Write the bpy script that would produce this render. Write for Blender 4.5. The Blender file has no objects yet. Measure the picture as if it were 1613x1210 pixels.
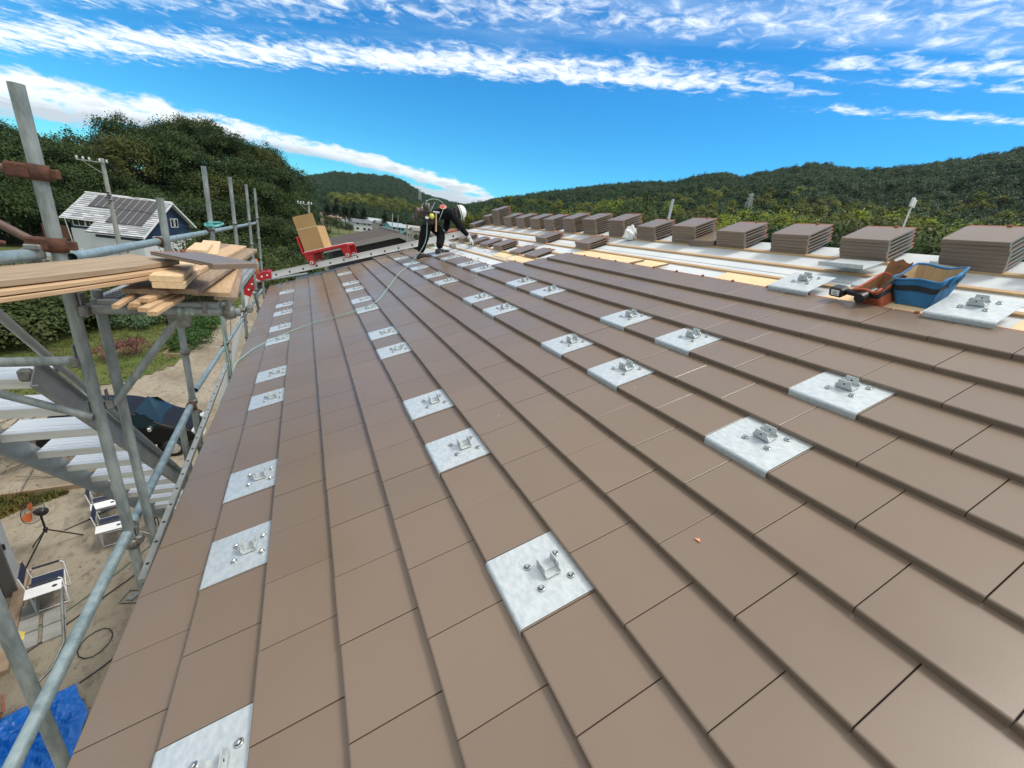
import bpy, bmesh, math, random
import numpy as np
from mathutils import Vector, Matrix, noise as mnoise

# ------------------------------------------------------------------ camera, sky, sun, exposure
scene = bpy.context.scene
COL = scene.collection
rad = math.radians

cam_d = bpy.data.cameras.new("camera")
cam_d.sensor_fit = 'HORIZONTAL'
cam_d.sensor_width = 36.0
cam_d.lens = 641.61 / 1613 * 36.0
cam_d.clip_start = 0.05
cam_d.clip_end = 6000
cam = bpy.data.objects.new("camera", cam_d)
COL.objects.link(cam)
RX = Vector((0.897, -0.426, 0.118)); RD = Vector((-0.049, -0.360, -0.931)); RF = Vector((0.440, 0.830, -0.344))
RF.normalize(); RX = (RX - RF * RX.dot(RF)).normalized(); UPV = RX.cross(RF)
CAMP = Vector((0.733, -1.075, 1.681))
cam.matrix_world = Matrix(((RX.x, UPV.x, -RF.x, CAMP.x), (RX.y, UPV.y, -RF.y, CAMP.y), (RX.z, UPV.z, -RF.z, CAMP.z), (0, 0, 0, 1)))
scene.camera = cam

SUN_EL, SUN_AZ = 60.0, 118.0          # degrees; azimuth from +Y towards +X
world = bpy.data.worlds.new("World"); scene.world = world; world.use_nodes = True
wn, wl = world.node_tree.nodes, world.node_tree.links
wn.clear()
def N(t, **k):
    n = wn.new(t)
    for a, b in k.items():
        if a == 'op': n.operation = b
        else: setattr(n, a, b)
    return n
def M(op, a, b=None, c=None, clamp=False):
    n = wn.new('ShaderNodeMath'); n.operation = op; n.use_clamp = clamp
    for i, v in enumerate((a, b, c)):
        if v is None: continue
        if isinstance(v, (int, float)): n.inputs[i].default_value = v
        else: wl.new(v, n.inputs[i])
    return n.outputs[0]
def smooth(x, a, b):
    n = wn.new('ShaderNodeMapRange'); n.interpolation_type = 'SMOOTHSTEP'; n.clamp = True
    wl.new(x, n.inputs[0]); n.inputs[1].default_value = a; n.inputs[2].default_value = b
    return n.outputs[0]
sky = N('ShaderNodeTexSky'); sky.sky_type = 'NISHITA'; sky.sun_disc = False
sky.sun_elevation = rad(SUN_EL); sky.sun_rotation = rad(SUN_AZ); sky.altitude = 100; sky.air_density = 1.0; sky.dust_density = 0.4; sky.ozone_density = 2.5
hs = N('ShaderNodeHueSaturation'); hs.inputs['Saturation'].default_value = 1.32; hs.inputs['Value'].default_value = 1.0
wl.new(sky.outputs[0], hs.inputs['Color'])
grade = wn.new('ShaderNodeMixRGB'); grade.blend_type = 'MULTIPLY'; grade.inputs[0].default_value = 1.0; wl.new(hs.outputs[0], grade.inputs[1]); grade.inputs[2].default_value = (0.33, 0.97, 1.14, 1)
tc = N('ShaderNodeTexCoord'); sx = N('ShaderNodeSeparateXYZ'); wl.new(tc.outputs['Generated'], sx.inputs[0])
dx, dy, dz = sx.outputs
zc = M('MAXIMUM', dz, 0.02)
px_, py_ = M('DIVIDE', dx, zc), M('DIVIDE', dy, zc)
q_ = M('ADD', M('MULTIPLY', px_, 0.6), M('MULTIPLY', py_, 0.8))       # across the cloud streets
s_ = M('SUBTRACT', M('MULTIPLY', px_, 0.8), M('MULTIPLY', py_, 0.6))  # along the cloud streets
def vec(a, b, c=None):
    n = wn.new('ShaderNodeCombineXYZ')
    for i, v in enumerate((a, b, c)):
        if v is None: continue
        if isinstance(v, (int, float)): n.inputs[i].default_value = v
        else: wl.new(v, n.inputs[i])
    return n.outputs[0]
def tex(v, scale, detail=6, rough=0.6, dist=0.0):
    n = wn.new('ShaderNodeTexNoise'); n.inputs['Scale'].default_value = scale; n.inputs['Detail'].default_value = detail
    n.inputs['Roughness'].default_value = rough; n.inputs['Distortion'].default_value = dist
    wl.new(v, n.inputs['Vector']); return n.outputs['Fac']
def gauss(x, c, w):
    d = M('DIVIDE', M('SUBTRACT', x, c), w); return M('EXPONENT', M('MULTIPLY', M('MULTIPLY', d, d), -1.0))
nb = tex(vec(M('MULTIPLY', s_, 3.9), M('MULTIPLY', q_, 4.0), 0.3), 2.1, 10, 0.63, 0.5)   # puffs
nw = tex(vec(M('MULTIPLY', s_, 0.5), M('MULTIPLY', q_, 1.2), 3.1), 1.0, 4, 0.5)          # slow weave of the streets
qw = M('ADD', q_, M('MULTIPLY', M('SUBTRACT', nw, 0.5), 0.22))
along = tex(vec(M('MULTIPLY', s_, 0.9), 7.7, 0.0), 1.0, 2, 0.5)
b1 = M('MULTIPLY', gauss(M('DIVIDE', M('SUBTRACT', qw, 3.08), M('ADD', 0.27, M('MULTIPLY', smooth(s_, -1.5, -4.5), 0.16))), 0.0, 1.0), smooth(s_, 1.6, 0.1))
b1b = M('MULTIPLY', M('MULTIPLY', gauss(qw, 3.16, 0.10), smooth(s_, 2.0, 0.5)), 0.75)
b3 = M('MULTIPLY', M('MULTIPLY', gauss(qw, 3.42, 0.13), smooth(s_, 0.8, 1.5)), 0.72)
b4 = M('MULTIPLY', M('MULTIPLY', gauss(qw, 2.72, 0.14), smooth(s_, 0.75, 1.1)), 0.8)
b5 = M('MULTIPLY', gauss(qw, 2.38, 0.26), 0.62)
b6 = M('MULTIPLY', M('MULTIPLY', smooth(qw, 2.95, 2.3), smooth(s_, -0.4, 0.9)), 0.62)
b7 = M('MULTIPLY', M('MULTIPLY', gauss(qw, 2.92, 0.10), smooth(s_, 0.2, 0.8)), 0.60)
b5 = M('MAXIMUM', b5, b7)
m1 = M('MAXIMUM', M('MAXIMUM', b1, b1b), M('MAXIMUM', M('MAXIMUM', b3, b4), M('MAXIMUM', b5, b6)))
hi = smooth(M('ADD', M('MULTIPLY', m1, 0.42), nb), 0.63, 1.04)
hi = M('MULTIPLY', hi, smooth(M('ADD', m1, 0.0), 0.08, 0.35))
veil = M('MULTIPLY', M('MULTIPLY', smooth(q_, 3.1, 2.3), smooth(tex(vec(M('MULTIPLY', s_, 0.7), M('MULTIPLY', q_, 2.6), 9.0), 1.3, 5, 0.55), 0.40, 0.76)), 0.30)
# low cumulus bank, by bearing and elevation
az = M('MULTIPLY', M('ARCTAN2', dx, dy), 57.2958)
el = M('MULTIPLY', M('ARCSINE', dz), 57.2958)
cu = tex(vec(M('MULTIPLY', az, 0.16), M('MULTIPLY', el, 0.50), 1.7), 2.3, 10, 0.62, 0.25)
t1 = M('MULTIPLY', M('ADD', az, 5.0), 0.0035)
cen = M('SUBTRACT', 6.5, M('MULTIPLY', M('MULTIPLY', M('ADD', az, 6.0), M('ADD', az, 6.0)), 0.0031))
wid = M('ADD', 1.15, M('MULTIPLY', smooth(az, 0.0, -24.0), 1.5))
bank = M('MULTIPLY', gauss(M('DIVIDE', M('SUBTRACT', el, cen), wid), 0.0, 1.0), smooth(az, 30.0, 17.0))
low = M('MULTIPLY', M('MULTIPLY', gauss(el, 3.1, 1.5), M('MULTIPLY', smooth(az, 8.0, 14.0), smooth(az, 34.0, 23.0))), 1.15)
lo_d = M('ADD', M('MULTIPLY', M('MAXIMUM', bank, low), 0.56), cu)
lo = smooth(lo_d, 0.78, 1.04)
lo = M('MULTIPLY', lo, smooth(M('MAXIMUM', bank, low), 0.10, 0.4))
shade = smooth(M('SUBTRACT', M('SUBTRACT', el, cen), M('MULTIPLY', M('SUBTRACT', cu, 0.5), 5.0)), -1.3, 0.6)
lc = wn.new('ShaderNodeMixRGB'); wl.new(shade, lc.inputs[0]); lc.inputs[1].default_value = (4.3, 4.9, 5.5, 1); lc.inputs[2].default_value = (7.0, 7.4, 7.6, 1)
mx0 = wn.new('ShaderNodeMixRGB'); wl.new(veil, mx0.inputs[0]); wl.new(grade.outputs[0], mx0.inputs[1]); mx0.inputs[2].default_value = (6.0, 7.2, 8.6, 1)
mx1 = wn.new('ShaderNodeMixRGB'); wl.new(hi, mx1.inputs[0]); wl.new(mx0.outputs[0], mx1.inputs[1]); mx1.inputs[2].default_value = (7.6, 8.1, 8.5, 1)
mx2 = wn.new('ShaderNodeMixRGB'); wl.new(lo, mx2.inputs[0]); wl.new(mx1.outputs[0], mx2.inputs[1]); wl.new(lc.outputs[0], mx2.inputs[2])
# thin bright cloud sheet high overhead, added out of frame as soft fill light
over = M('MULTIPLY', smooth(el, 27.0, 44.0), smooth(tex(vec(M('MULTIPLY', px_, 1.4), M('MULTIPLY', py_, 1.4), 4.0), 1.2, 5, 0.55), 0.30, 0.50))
side = M('MULTIPLY', smooth(M('ABSOLUTE', M('SUBTRACT', az, 28.0)), 78.0, 105.0), smooth(tex(vec(M('MULTIPLY', az, 0.03), M('MULTIPLY', el, 0.07), 6.0), 1.0, 5, 0.55), 0.28, 0.52))  # unseen cloud bank beside and behind the camera, added to warm shaded faces
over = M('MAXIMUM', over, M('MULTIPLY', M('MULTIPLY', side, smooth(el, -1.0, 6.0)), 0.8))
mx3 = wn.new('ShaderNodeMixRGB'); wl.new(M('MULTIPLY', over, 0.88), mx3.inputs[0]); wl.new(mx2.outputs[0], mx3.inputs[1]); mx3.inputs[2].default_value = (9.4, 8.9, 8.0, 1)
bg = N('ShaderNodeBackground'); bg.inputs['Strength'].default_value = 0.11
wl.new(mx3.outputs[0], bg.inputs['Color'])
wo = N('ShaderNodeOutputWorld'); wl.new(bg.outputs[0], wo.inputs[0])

sun_d = bpy.data.lights.new("sun", 'SUN'); sun_d.energy = 2.0; sun_d.angle = rad(16); sun_d.color = (1.0, 0.95, 0.87)
sun = bpy.data.objects.new("sun", sun_d); COL.objects.link(sun)
sd = Vector((math.sin(rad(SUN_AZ)) * math.cos(rad(SUN_EL)), math.cos(rad(SUN_AZ)) * math.cos(rad(SUN_EL)), math.sin(rad(SUN_EL))))
sun.rotation_euler = (-sd).to_track_quat('-Z', 'Y').to_euler()
sun.location = (0, 0, 60)

vs = scene.view_settings
vs.view_transform = 'Standard'; vs.look = 'None'; vs.gamma = 1; vs.use_curve_mapping = False; vs.exposure = 0.44

# ------------------------------------------------------------------ frame of the roof
PITCH = rad(21.8); TW = 0.306; EX = 0.2772; CP, SP = math.cos(PITCH), math.sin(PITCH)
G = -6.0                                # ground level, eave at 0
def RP(u, v, h=0.0):                    # u tiles along the eave, v courses up the slope, h metres off the tile plane
    s = v * EX
    return Vector((s * CP - h * SP, u * TW, s * SP + h * CP))
EV, EN, EU = Vector((CP, 0, SP)), Vector((-SP, 0, CP)), Vector((0, 1, 0))
ROOF_ROT = Matrix(((CP, 0, -SP), (0, 1, 0), (SP, 0, CP)))   # local x up the slope, y along the eave, z off the roof

# ------------------------------------------------------------------ materials
def new_mat(name):
    m = bpy.data.materials.new(name); m.use_nodes = True
    nt = m.node_tree; b = nt.nodes['Principled BSDF']
    return m, nt, b
def mat(name, col, rough=0.6, metal=0.0, var=0.0, vscale=8.0, col2=None, bump=0.0, bscale=60.0, island=0.0, stretch=None, spec=0.5, detail=5, coat=0.0, trans=0.0, lo=0.35, hi=0.7):
    m, nt, b = new_mat(name); n, l = nt.nodes, nt.links
    b.inputs['Roughness'].default_value = rough; b.inputs['Metallic'].default_value = metal
    b.inputs['Specular IOR Level'].default_value = spec
    if coat: b.inputs['Coat Weight'].default_value = coat; b.inputs['Coat Roughness'].default_value = 0.15
    tc = n.new('ShaderNodeTexCoord'); src = tc.outputs['Object']
    if stretch:
        mp = n.new('ShaderNodeMapping'); mp.inputs['Scale'].default_value = stretch; l.new(src, mp.inputs[0]); src = mp.outputs[0]
    c = None
    base = n.new('ShaderNodeRGB'); base.outputs[0].default_value = (*col, 1); c = base.outputs[0]
    if var or col2:
        t = n.new('ShaderNodeTexNoise'); t.inputs['Scale'].default_value = vscale; t.inputs['Detail'].default_value = detail; t.inputs['Roughness'].default_value = 0.62
        l.new(src, t.inputs['Vector'])
        mr = n.new('ShaderNodeMapRange'); mr.inputs[1].default_value = lo; mr.inputs[2].default_value = hi; l.new(t.outputs['Fac'], mr.inputs[0])
        mx = n.new('ShaderNodeMixRGB'); l.new(mr.outputs[0], mx.inputs[0])
        c2 = col2 if col2 else tuple(x * (1 - var) for x in col)
        l.new(c, mx.inputs[1]); mx.inputs[2].default_value = (*c2, 1); c = mx.outputs[0]
    if island:
        g = n.new('ShaderNodeNewGeometry'); mr = n.new('ShaderNodeMapRange'); mr.inputs[3].default_value = 1 - island; mr.inputs[4].default_value = 1 + island
        l.new(g.outputs['Random Per Island'], mr.inputs[0])
        mu = n.new('ShaderNodeMixRGB'); mu.blend_type = 'MULTIPLY'; mu.inputs[0].default_value = 1.0
        l.new(c, mu.inputs[1]); l.new(mr.outputs[0], mu.inputs[2]); c = mu.outputs[0]
    l.new(c, b.inputs['Base Color'])
    if bump:
        t = n.new('ShaderNodeTexNoise'); t.inputs['Scale'].default_value = bscale; t.inputs['Detail'].default_value = 4; l.new(src, t.inputs['Vector'])
        bp = n.new('ShaderNodeBump'); bp.inputs['Strength'].default_value = bump; bp.inputs['Distance'].default_value = 0.01
        l.new(t.outputs['Fac'], bp.inputs['Height']); l.new(bp.outputs[0], b.inputs['Normal'])
    return m
def leaf_mat(name, a, b_, vscale=0.6, trans=0.35, island=0.35, rough=0.55):
    m, nt, b = new_mat(name); n, l = nt.nodes, nt.links
    tc = n.new('ShaderNodeTexCoord'); t = n.new('ShaderNodeTexNoise'); t.inputs['Scale'].default_value = vscale; t.inputs['Detail'].default_value = 3
    l.new(tc.outputs['Object'], t.inputs['Vector'])
    mr = n.new('ShaderNodeMapRange'); mr.inputs[1].default_value = 0.36; mr.inputs[2].default_value = 0.64; l.new(t.outputs['Fac'], mr.inputs[0])
    mx = n.new('ShaderNodeMixRGB'); l.new(mr.outputs[0], mx.inputs[0]); mx.inputs[1].default_value = (*a, 1); mx.inputs[2].default_value = (*b_, 1)
    g = n.new('ShaderNodeNewGeometry'); oi = n.new('ShaderNodeObjectInfo')
    r = n.new('ShaderNodeMath'); r.operation = 'ADD'; l.new(g.outputs['Random Per Island'], r.inputs[0]); l.new(oi.outputs['Random'], r.inputs[1])
    mr2 = n.new('ShaderNodeMapRange'); mr2.inputs[2].default_value = 2.0; mr2.inputs[3].default_value = 1 - island; mr2.inputs[4].default_value = 1 + island; l.new(r.outputs[0], mr2.inputs[0])
    mu = n.new('ShaderNodeMixRGB'); mu.blend_type = 'MULTIPLY'; mu.inputs[0].default_value = 1; l.new(mx.outputs[0], mu.inputs[1]); l.new(mr2.outputs[0], mu.inputs[2])
    l.new(mu.outputs[0], b.inputs['Base Color']); b.inputs['Roughness'].default_value = rough; b.inputs['Specular IOR Level'].default_value = 0.25
    if trans:
        tr = n.new('ShaderNodeBsdfTranslucent'); l.new(mu.outputs[0], tr.inputs['Color'])
        ms = n.new('ShaderNodeMixShader'); ms.inputs[0].default_value = trans; l.new(b.outputs[0], ms.inputs[1]); l.new(tr.outputs[0], ms.inputs[2])
        l.new(ms.outputs[0], n['Material Output'].inputs['Surface'])
    return m

MT = {}
MT['tile'] = mat('glazed_brown_tile', (0.190, 0.140, 0.100), 0.34, 0, col2=(0.181, 0.133, 0.096), vscale=1.6, island=0.04, bump=0.012, bscale=160, spec=0.55)
def tile_wear(m):
    """sparse pale grit specks, faint dust and uneven gloss on the glazed tiles"""
    nt = m.node_tree; n, l = nt.nodes, nt.links; b = n['Principled BSDF']; src = b.inputs['Base Color'].links[0].from_socket
    tc = n.new('ShaderNodeTexCoord'); v = n.new('ShaderNodeTexVoronoi'); v.inputs['Scale'].default_value = 9; l.new(tc.outputs['Object'], v.inputs['Vector'])
    lt = n.new('ShaderNodeMath'); lt.operation = 'LESS_THAN'; lt.inputs[1].default_value = 0.034; l.new(v.outputs['Distance'], lt.inputs[0])
    sp = n.new('ShaderNodeSeparateColor'); l.new(v.outputs['Color'], sp.inputs[0]); g2 = n.new('ShaderNodeMath'); g2.operation = 'GREATER_THAN'; g2.inputs[1].default_value = 0.90; l.new(sp.outputs[0], g2.inputs[0])
    mu = n.new('ShaderNodeMath'); mu.operation = 'MULTIPLY'; l.new(lt.outputs[0], mu.inputs[0]); l.new(g2.outputs[0], mu.inputs[1])
    t = n.new('ShaderNodeTexNoise'); t.inputs['Scale'].default_value = 0.9; t.inputs['Detail'].default_value = 8; t.inputs['Roughness'].default_value = 0.68; l.new(tc.outputs['Object'], t.inputs['Vector'])
    r = n.new('ShaderNodeMapRange'); r.inputs[1].default_value = .42; r.inputs[2].default_value = .72; r.inputs[4].default_value = .07; l.new(t.outputs['Fac'], r.inputs[0])
    m1 = n.new('ShaderNodeMixRGB'); l.new(r.outputs[0], m1.inputs[0]); l.new(src, m1.inputs[1]); m1.inputs[2].default_value = (.30, .25, .20, 1)
    m2 = n.new('ShaderNodeMixRGB'); l.new(mu.outputs[0], m2.inputs[0]); l.new(m1.outputs[0], m2.inputs[1]); m2.inputs[2].default_value = (.55, .48, .40, 1); l.new(m2.outputs[0], b.inputs['Base Color'])
    t2 = n.new('ShaderNodeTexNoise'); t2.inputs['Scale'].default_value = 1.7; t2.inputs['Detail'].default_value = 6; l.new(tc.outputs['Object'], t2.inputs['Vector'])
    r2 = n.new('ShaderNodeMapRange'); r2.inputs[1].default_value = .3; r2.inputs[2].default_value = .7; r2.inputs[3].default_value = .25; r2.inputs[4].default_value = .40; l.new(t2.outputs['Fac'], r2.inputs[0]); l.new(r2.outputs[0], b.inputs['Roughness'])
tile_wear(MT['tile'])
MT['clay'] = mat('raw_red_clay', (0.34, 0.125, 0.075), 0.85, 0, var=0.35, vscale=18, bump=0.2)
MT['tile_under'] = mat('tile_underside', (0.10, 0.055, 0.040), 0.8, 0, var=0.3, vscale=12)
MT['zinc'] = mat('galvanized_steel', (0.62, 0.675, 0.685), 0.44, 0.45, col2=(0.47, 0.53, 0.555), vscale=48, bump=0.05, bscale=90, detail=10, lo=0.36, hi=0.68, stretch=(1, .6, 1))
MT['zinc_dark'] = mat('galvanized_bracket', (0.60, 0.64, 0.64), 0.45, 0.35, var=0.30, vscale=40)
MT['steel'] = mat('bright_bolt_steel', (0.55, 0.57, 0.57), 0.3, 0.9, var=0.3, vscale=60)
MT['rubber'] = mat('black_rubber', (0.02, 0.02, 0.02), 0.6)
MT['pipe'] = mat('galvanized_scaffold_pipe', (0.33, 0.365, 0.355), 0.52, 0.3, col2=(0.16, 0.19, 0.185), vscale=22, bump=0.12, bscale=90, stretch=(1, 1, 0.3), detail=9, lo=.38, hi=.66)
MT['pipe_new'] = mat('newer_blue_grey_pipe', (0.34, 0.425, 0.435), 0.42, 0.4, col2=(0.20, 0.27, 0.28), vscale=18, bump=0.08, bscale=80, detail=9, lo=.4, hi=.68)
MT['rust'] = mat('rusty_clamp', (0.13, 0.050, 0.028), 0.85, 0.1, col2=(0.045, 0.025, 0.020), vscale=22, bump=0.35, bscale=60)
MT['rust_pipe'] = mat('brown_rusty_pipe', (0.15, 0.095, 0.075), 0.6, 0.2, col2=(0.09, 0.05, 0.04), vscale=14, bump=0.1)
MT['clamp'] = mat('dull_steel_clamp', (0.27, 0.28, 0.26), 0.5, 0.6, col2=(0.14, 0.13, 0.11), vscale=25, bump=0.15)
MT['alu'] = mat('brushed_aluminium', (0.74, 0.77, 0.77), 0.42, 0.45, var=0.2, vscale=6, stretch=(0.6, 6, 6))
MT['alu_dark'] = mat('grey_aluminium', (0.39, 0.415, 0.41), 0.5, 0.45, var=0.25, vscale=8)
MT['wood'] = mat('planed_timber', (0.58, 0.40, 0.235), 0.7, 0, col2=(0.44, 0.28, 0.15), vscale=5, stretch=(14, 1.2, 14), bump=0.06, bscale=40)
MT['wood_pale'] = mat('fresh_pale_timber', (0.70, 0.53, 0.32), 0.7, 0, col2=(0.58, 0.40, 0.22), vscale=4, stretch=(16, 1.5, 16), bump=0.05, bscale=40)
MT['wood_old'] = mat('weathered_timber', (0.34, 0.25, 0.165), 0.8, 0, col2=(0.21, 0.145, 0.095), vscale=5, stretch=(14, 1.2, 14), bump=0.1, bscale=40)
MT['plank'] = mat('long_plank_timber', (0.40, 0.305, 0.205), 0.75, 0, col2=(0.25, 0.175, 0.11), vscale=4, stretch=(14, 1.0, 14), bump=0.08, bscale=30)
MT['batten'] = mat('batten_timber', (0.55, 0.375, 0.205), 0.75, 0, col2=(0.42, 0.27, 0.14), vscale=4, stretch=(10, 0.8, 10), bump=0.05)
MT['filler'] = mat('pale_plywood', (0.82, 0.64, 0.38), 0.75, 0, col2=(0.72, 0.53, 0.30), vscale=4, stretch=(12, 1, 12))
MT['white'] = mat('white_paint', (0.78, 0.79, 0.78), 0.5, 0, var=0.12, vscale=3)
MT['black'] = mat('black_plastic', (0.018, 0.018, 0.02), 0.4, 0, var=0.2)
MT['dark'] = mat('dark_shade', (0.03, 0.03, 0.03), 0.8)
MT['red'] = mat('red_painted_steel', (0.50, 0.018, 0.022), 0.38, 0.0, col2=(0.36, 0.014, 0.018), vscale=9)
MT['card'] = mat('brown_cardboard', (0.46, 0.29, 0.125), 0.85, 0, var=0.12, vscale=3, bump=0.03)
MT['card_edge'] = mat('cardboard_edge', (0.70, 0.58, 0.38), 0.85)
MT['navy'] = mat('navy_canvas', (0.018, 0.025, 0.060), 0.85, 0, var=0.2, bump=0.1)
MT['blue_canvas'] = mat('blue_canvas', (0.030, 0.175, 0.36), 0.75, 0, col2=(0.02, 0.125, 0.28), vscale=9, bump=0.25, bscale=22)
MT['orange_canvas'] = mat('faded_orange_canvas', (0.48, 0.125, 0.06), 0.85, 0, col2=(0.33, 0.085, 0.045), vscale=12, bump=0.4, bscale=26)
MT['tan_in'] = mat('tan_lining', (0.44, 0.30, 0.155), 0.8, 0, var=0.25, vscale=10, stretch=(1, 8, 1))
MT['leather_in'] = mat('worn_brown_lining', (0.24, 0.105, 0.035), 0.85, 0, col2=(0.12, 0.05, 0.02), vscale=12)
MT['tarp'] = mat('blue_tarpaulin', (0.008, 0.165, 0.62), 0.42, 0, var=0.25, vscale=6, bump=0.35, bscale=9)
MT['yellow'] = mat('yellow_plastic', (0.72, 0.58, 0.14), 0.5)
MT['green_rope'] = mat('pale_green_rope', (0.30, 0.50, 0.42), 0.7, 0, var=0.3, vscale=90)
MT['teal'] = mat('teal_hose', (0.10, 0.40, 0.38), 0.4)
MT['concrete'] = mat('concrete', (0.34, 0.34, 0.315), 0.85, 0, var=0.25, vscale=4, bump=0.1)
MT['glass'] = mat('dark_window_glass', (0.012, 0.017, 0.02), 0.06, 0, spec=0.7)
MT['skin'] = mat('skin', (0.42, 0.24, 0.165), 0.6)
MT['cloth_black'] = mat('black_work_clothes', (0.007, 0.007, 0.009), 0.95, 0, spec=0.15, col2=(0.012, 0.012, 0.015), vscale=20, bump=0.4, bscale=18)

# ------------------------------------------------------------------ mesh helpers
class MB:
    """collects shapes in world (or local) coordinates, then links them as ONE mesh object"""
    def __init__(s): s.v = []; s.f = []; s.mi = []; s.sm = []
    def add(s, vs, fs, mi=0, smooth=False):
        o = len(s.v); s.v += [tuple(v) for v in vs]
        for f in fs: s.f.append(tuple(i + o for i in f)); s.mi.append(mi); s.sm.append(smooth)
        return s
    def box(s, c, d, rot=None, mi=0, bev=0.0):
        """box of size d centred at c; bev > 0 chamfers the twelve edges"""
        hx, hy, hz = d[0] / 2, d[1] / 2, d[2] / 2
        c = Vector(c); R = rot if rot is not None else Matrix.Identity(3)
        b = min(bev, hx * .49, hy * .49, hz * .49)
        if b <= 0:
            vs = [c + R @ Vector((x * hx, y * hy, z * hz)) for x in (-1, 1) for y in (-1, 1) for z in (-1, 1)]
            fs = [(0, 1, 3, 2), (4, 6, 7, 5), (0, 4, 5, 1), (2, 3, 7, 6), (0, 2, 6, 4), (1, 5, 7, 3)]
            return s.add(vs, fs, mi)
        bm = bmesh.new(); bmesh.ops.create_cube(bm, size=2)
        for v in bm.verts: v.co = Vector((v.co.x * hx, v.co.y * hy, v.co.z * hz))
        bmesh.ops.bevel(bm, geom=list(bm.edges), offset=b, segments=1, affect='EDGES', profile=0.5)
        bm.verts.index_update()
        vs = [c + R @ v.co for v in bm.verts]; fs = [tuple(v.index for v in f.verts) for f in bm.faces]; bm.free()
        return s.add(vs, fs, mi)
    def tube(s, a, b, r, n=14, r2=None, mi=0, cap=True, hollow=0.0):
        a, b = Vector(a), Vector(b); d = (b - a).normalized()
        t = d.cross(Vector((0, 0, 1)) if abs(d.z) < .9 else Vector((1, 0, 0))).normalized(); w = d.cross(t)
        r2 = r if r2 is None else r2
        ring = lambda p, rr: [p + (t * math.cos(2 * math.pi * i / n) + w * math.sin(2 * math.pi * i / n)) * rr for i in range(n)]
        vs = ring(a, r) + ring(b, r2)
        fs = [(i, (i + 1) % n, n + (i + 1) % n, n + i) for i in range(n)]
        if hollow > 0:
            s.add(vs, fs, mi, True)
            for p, rr, sg in ((a, r, 1), (b, r2, -1)):
                vv = ring(p, rr) + ring(p, rr - hollow) + ring(p + d * sg * 0.12, rr - hollow)
                ff = []
                for i in range(n):
                    j = (i + 1) % n
                    ff += [(i, n + i, n + j, j), (n + i, 2 * n + i, 2 * n + j, n + j)]
                ff.append(tuple(range(2 * n, 3 * n)))
                s.add(vv, ff, mi)
            return s
        s.add(vs, fs, mi, True)
        if cap: s.add(vs, [tuple(range(n))[::-1], tuple(range(n, 2 * n))], mi)
        return s
    def path(s, pts, r, n=8, mi=0, closed=False):
        """a round rod swept along points"""
        pts = [Vector(p) for p in pts]; k = len(pts); vs = []; fs = []
        prev = None
        for i, p in enumerate(pts):
            if closed: d = pts[(i + 1) % k] - pts[i - 1]
            else: d = pts[min(i + 1, k - 1)] - pts[max(i - 1, 0)]
            d.normalize()
            if prev is None: t = d.cross(Vector((0, 0, 1)) if abs(d.z) < .9 else Vector((1, 0, 0))).normalized()
            else:
                t = prev - d * prev.dot(d)
                t = t.normalized() if t.length > 1e-6 else d.orthogonal().normalized()
            prev = t; w = d.cross(t)
            rr = r[i] if isinstance(r, (list, tuple)) else r
            vs += [p + (t * math.cos(2 * math.pi * j / n) + w * math.sin(2 * math.pi * j / n)) * rr for j in range(n)]
        m = k if closed else k - 1
        for i in range(m):
            o, o2 = i * n, ((i + 1) % k) * n
            fs += [(o + j, o + (j + 1) % n, o2 + (j + 1) % n, o2 + j) for j in range(n)]
        s.add(vs, fs, mi, True)
        if not closed: s.add(vs, [tuple(range(n))[::-1], tuple(range((k - 1) * n, k * n))], mi)
        return s
    def prism(s, poly, ext, mi=0):
        """closed polygon (list of 3-D points) pushed along the vector ext"""
        n = len(poly); e = Vector(ext); vs = [Vector(p) for p in poly] + [Vector(p) + e for p in poly]
        fs = [tuple(range(n))[::-1], tuple(range(n, 2 * n))] + [(i, (i + 1) % n, n + (i + 1) % n, n + i) for i in range(n)]
        return s.add(vs, fs, mi)
    def quad(s, *p, mi=0): return s.add(p, [tuple(range(len(p)))], mi)
    def lathe(s, prof, c, axis=(0, 0, 1), n=20, mi=0, smooth=True):
        ax = Vector(axis).normalized(); t = ax.orthogonal().normalized(); w = ax.cross(t); c = Vector(c); vs = []
        for r, h in prof: vs += [c + ax * h + (t * math.cos(2 * math.pi * i / n) + w * math.sin(2 * math.pi * i / n)) * r for i in range(n)]
        fs = []
        for k in range(len(prof) - 1): fs += [(k * n + i, k * n + (i + 1) % n, (k + 1) * n + (i + 1) % n, (k + 1) * n + i) for i in range(n)]
        return s.add(vs, fs, mi, smooth)
    def build(s, name, mats, parent=None, local=False):
        me = bpy.data.meshes.new(name)
        vs = s.v
        if parent is not None and not local:
            wp = wloc(parent); vs = [(v[0] - wp.x, v[1] - wp.y, v[2] - wp.z) for v in vs]
        me.from_pydata(vs, [], s.f)
        for m in (mats if isinstance(mats, (list, tuple)) else [mats]): me.materials.append(m)
        me.polygons.foreach_set('material_index', s.mi); me.polygons.foreach_set('use_smooth', s.sm)
        bm = bmesh.new(); bm.from_mesh(me); bmesh.ops.recalc_face_normals(bm, faces=bm.faces); bm.to_mesh(me); bm.free()
        me.update()
        o = bpy.data.objects.new(name, me); COL.objects.link(o)
        if parent is not None: o.parent = parent
        return o
def wloc(o):
    p = Vector((0, 0, 0))
    while o is not None: p += o.location; o = o.parent
    return p
def tag(o, label=None, cat=None, group=None, kind=None):
    if label: o['label'] = label
    if cat: o['category'] = cat
    if group: o['group'] = group
    if kind: o['kind'] = kind
    return o
def thing(name, loc, label, cat, group=None):
    o = bpy.data.objects.new(name, None); COL.objects.link(o); o.location = loc; o.empty_display_size = 0.1
    return tag(o, label, cat, group)
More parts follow.
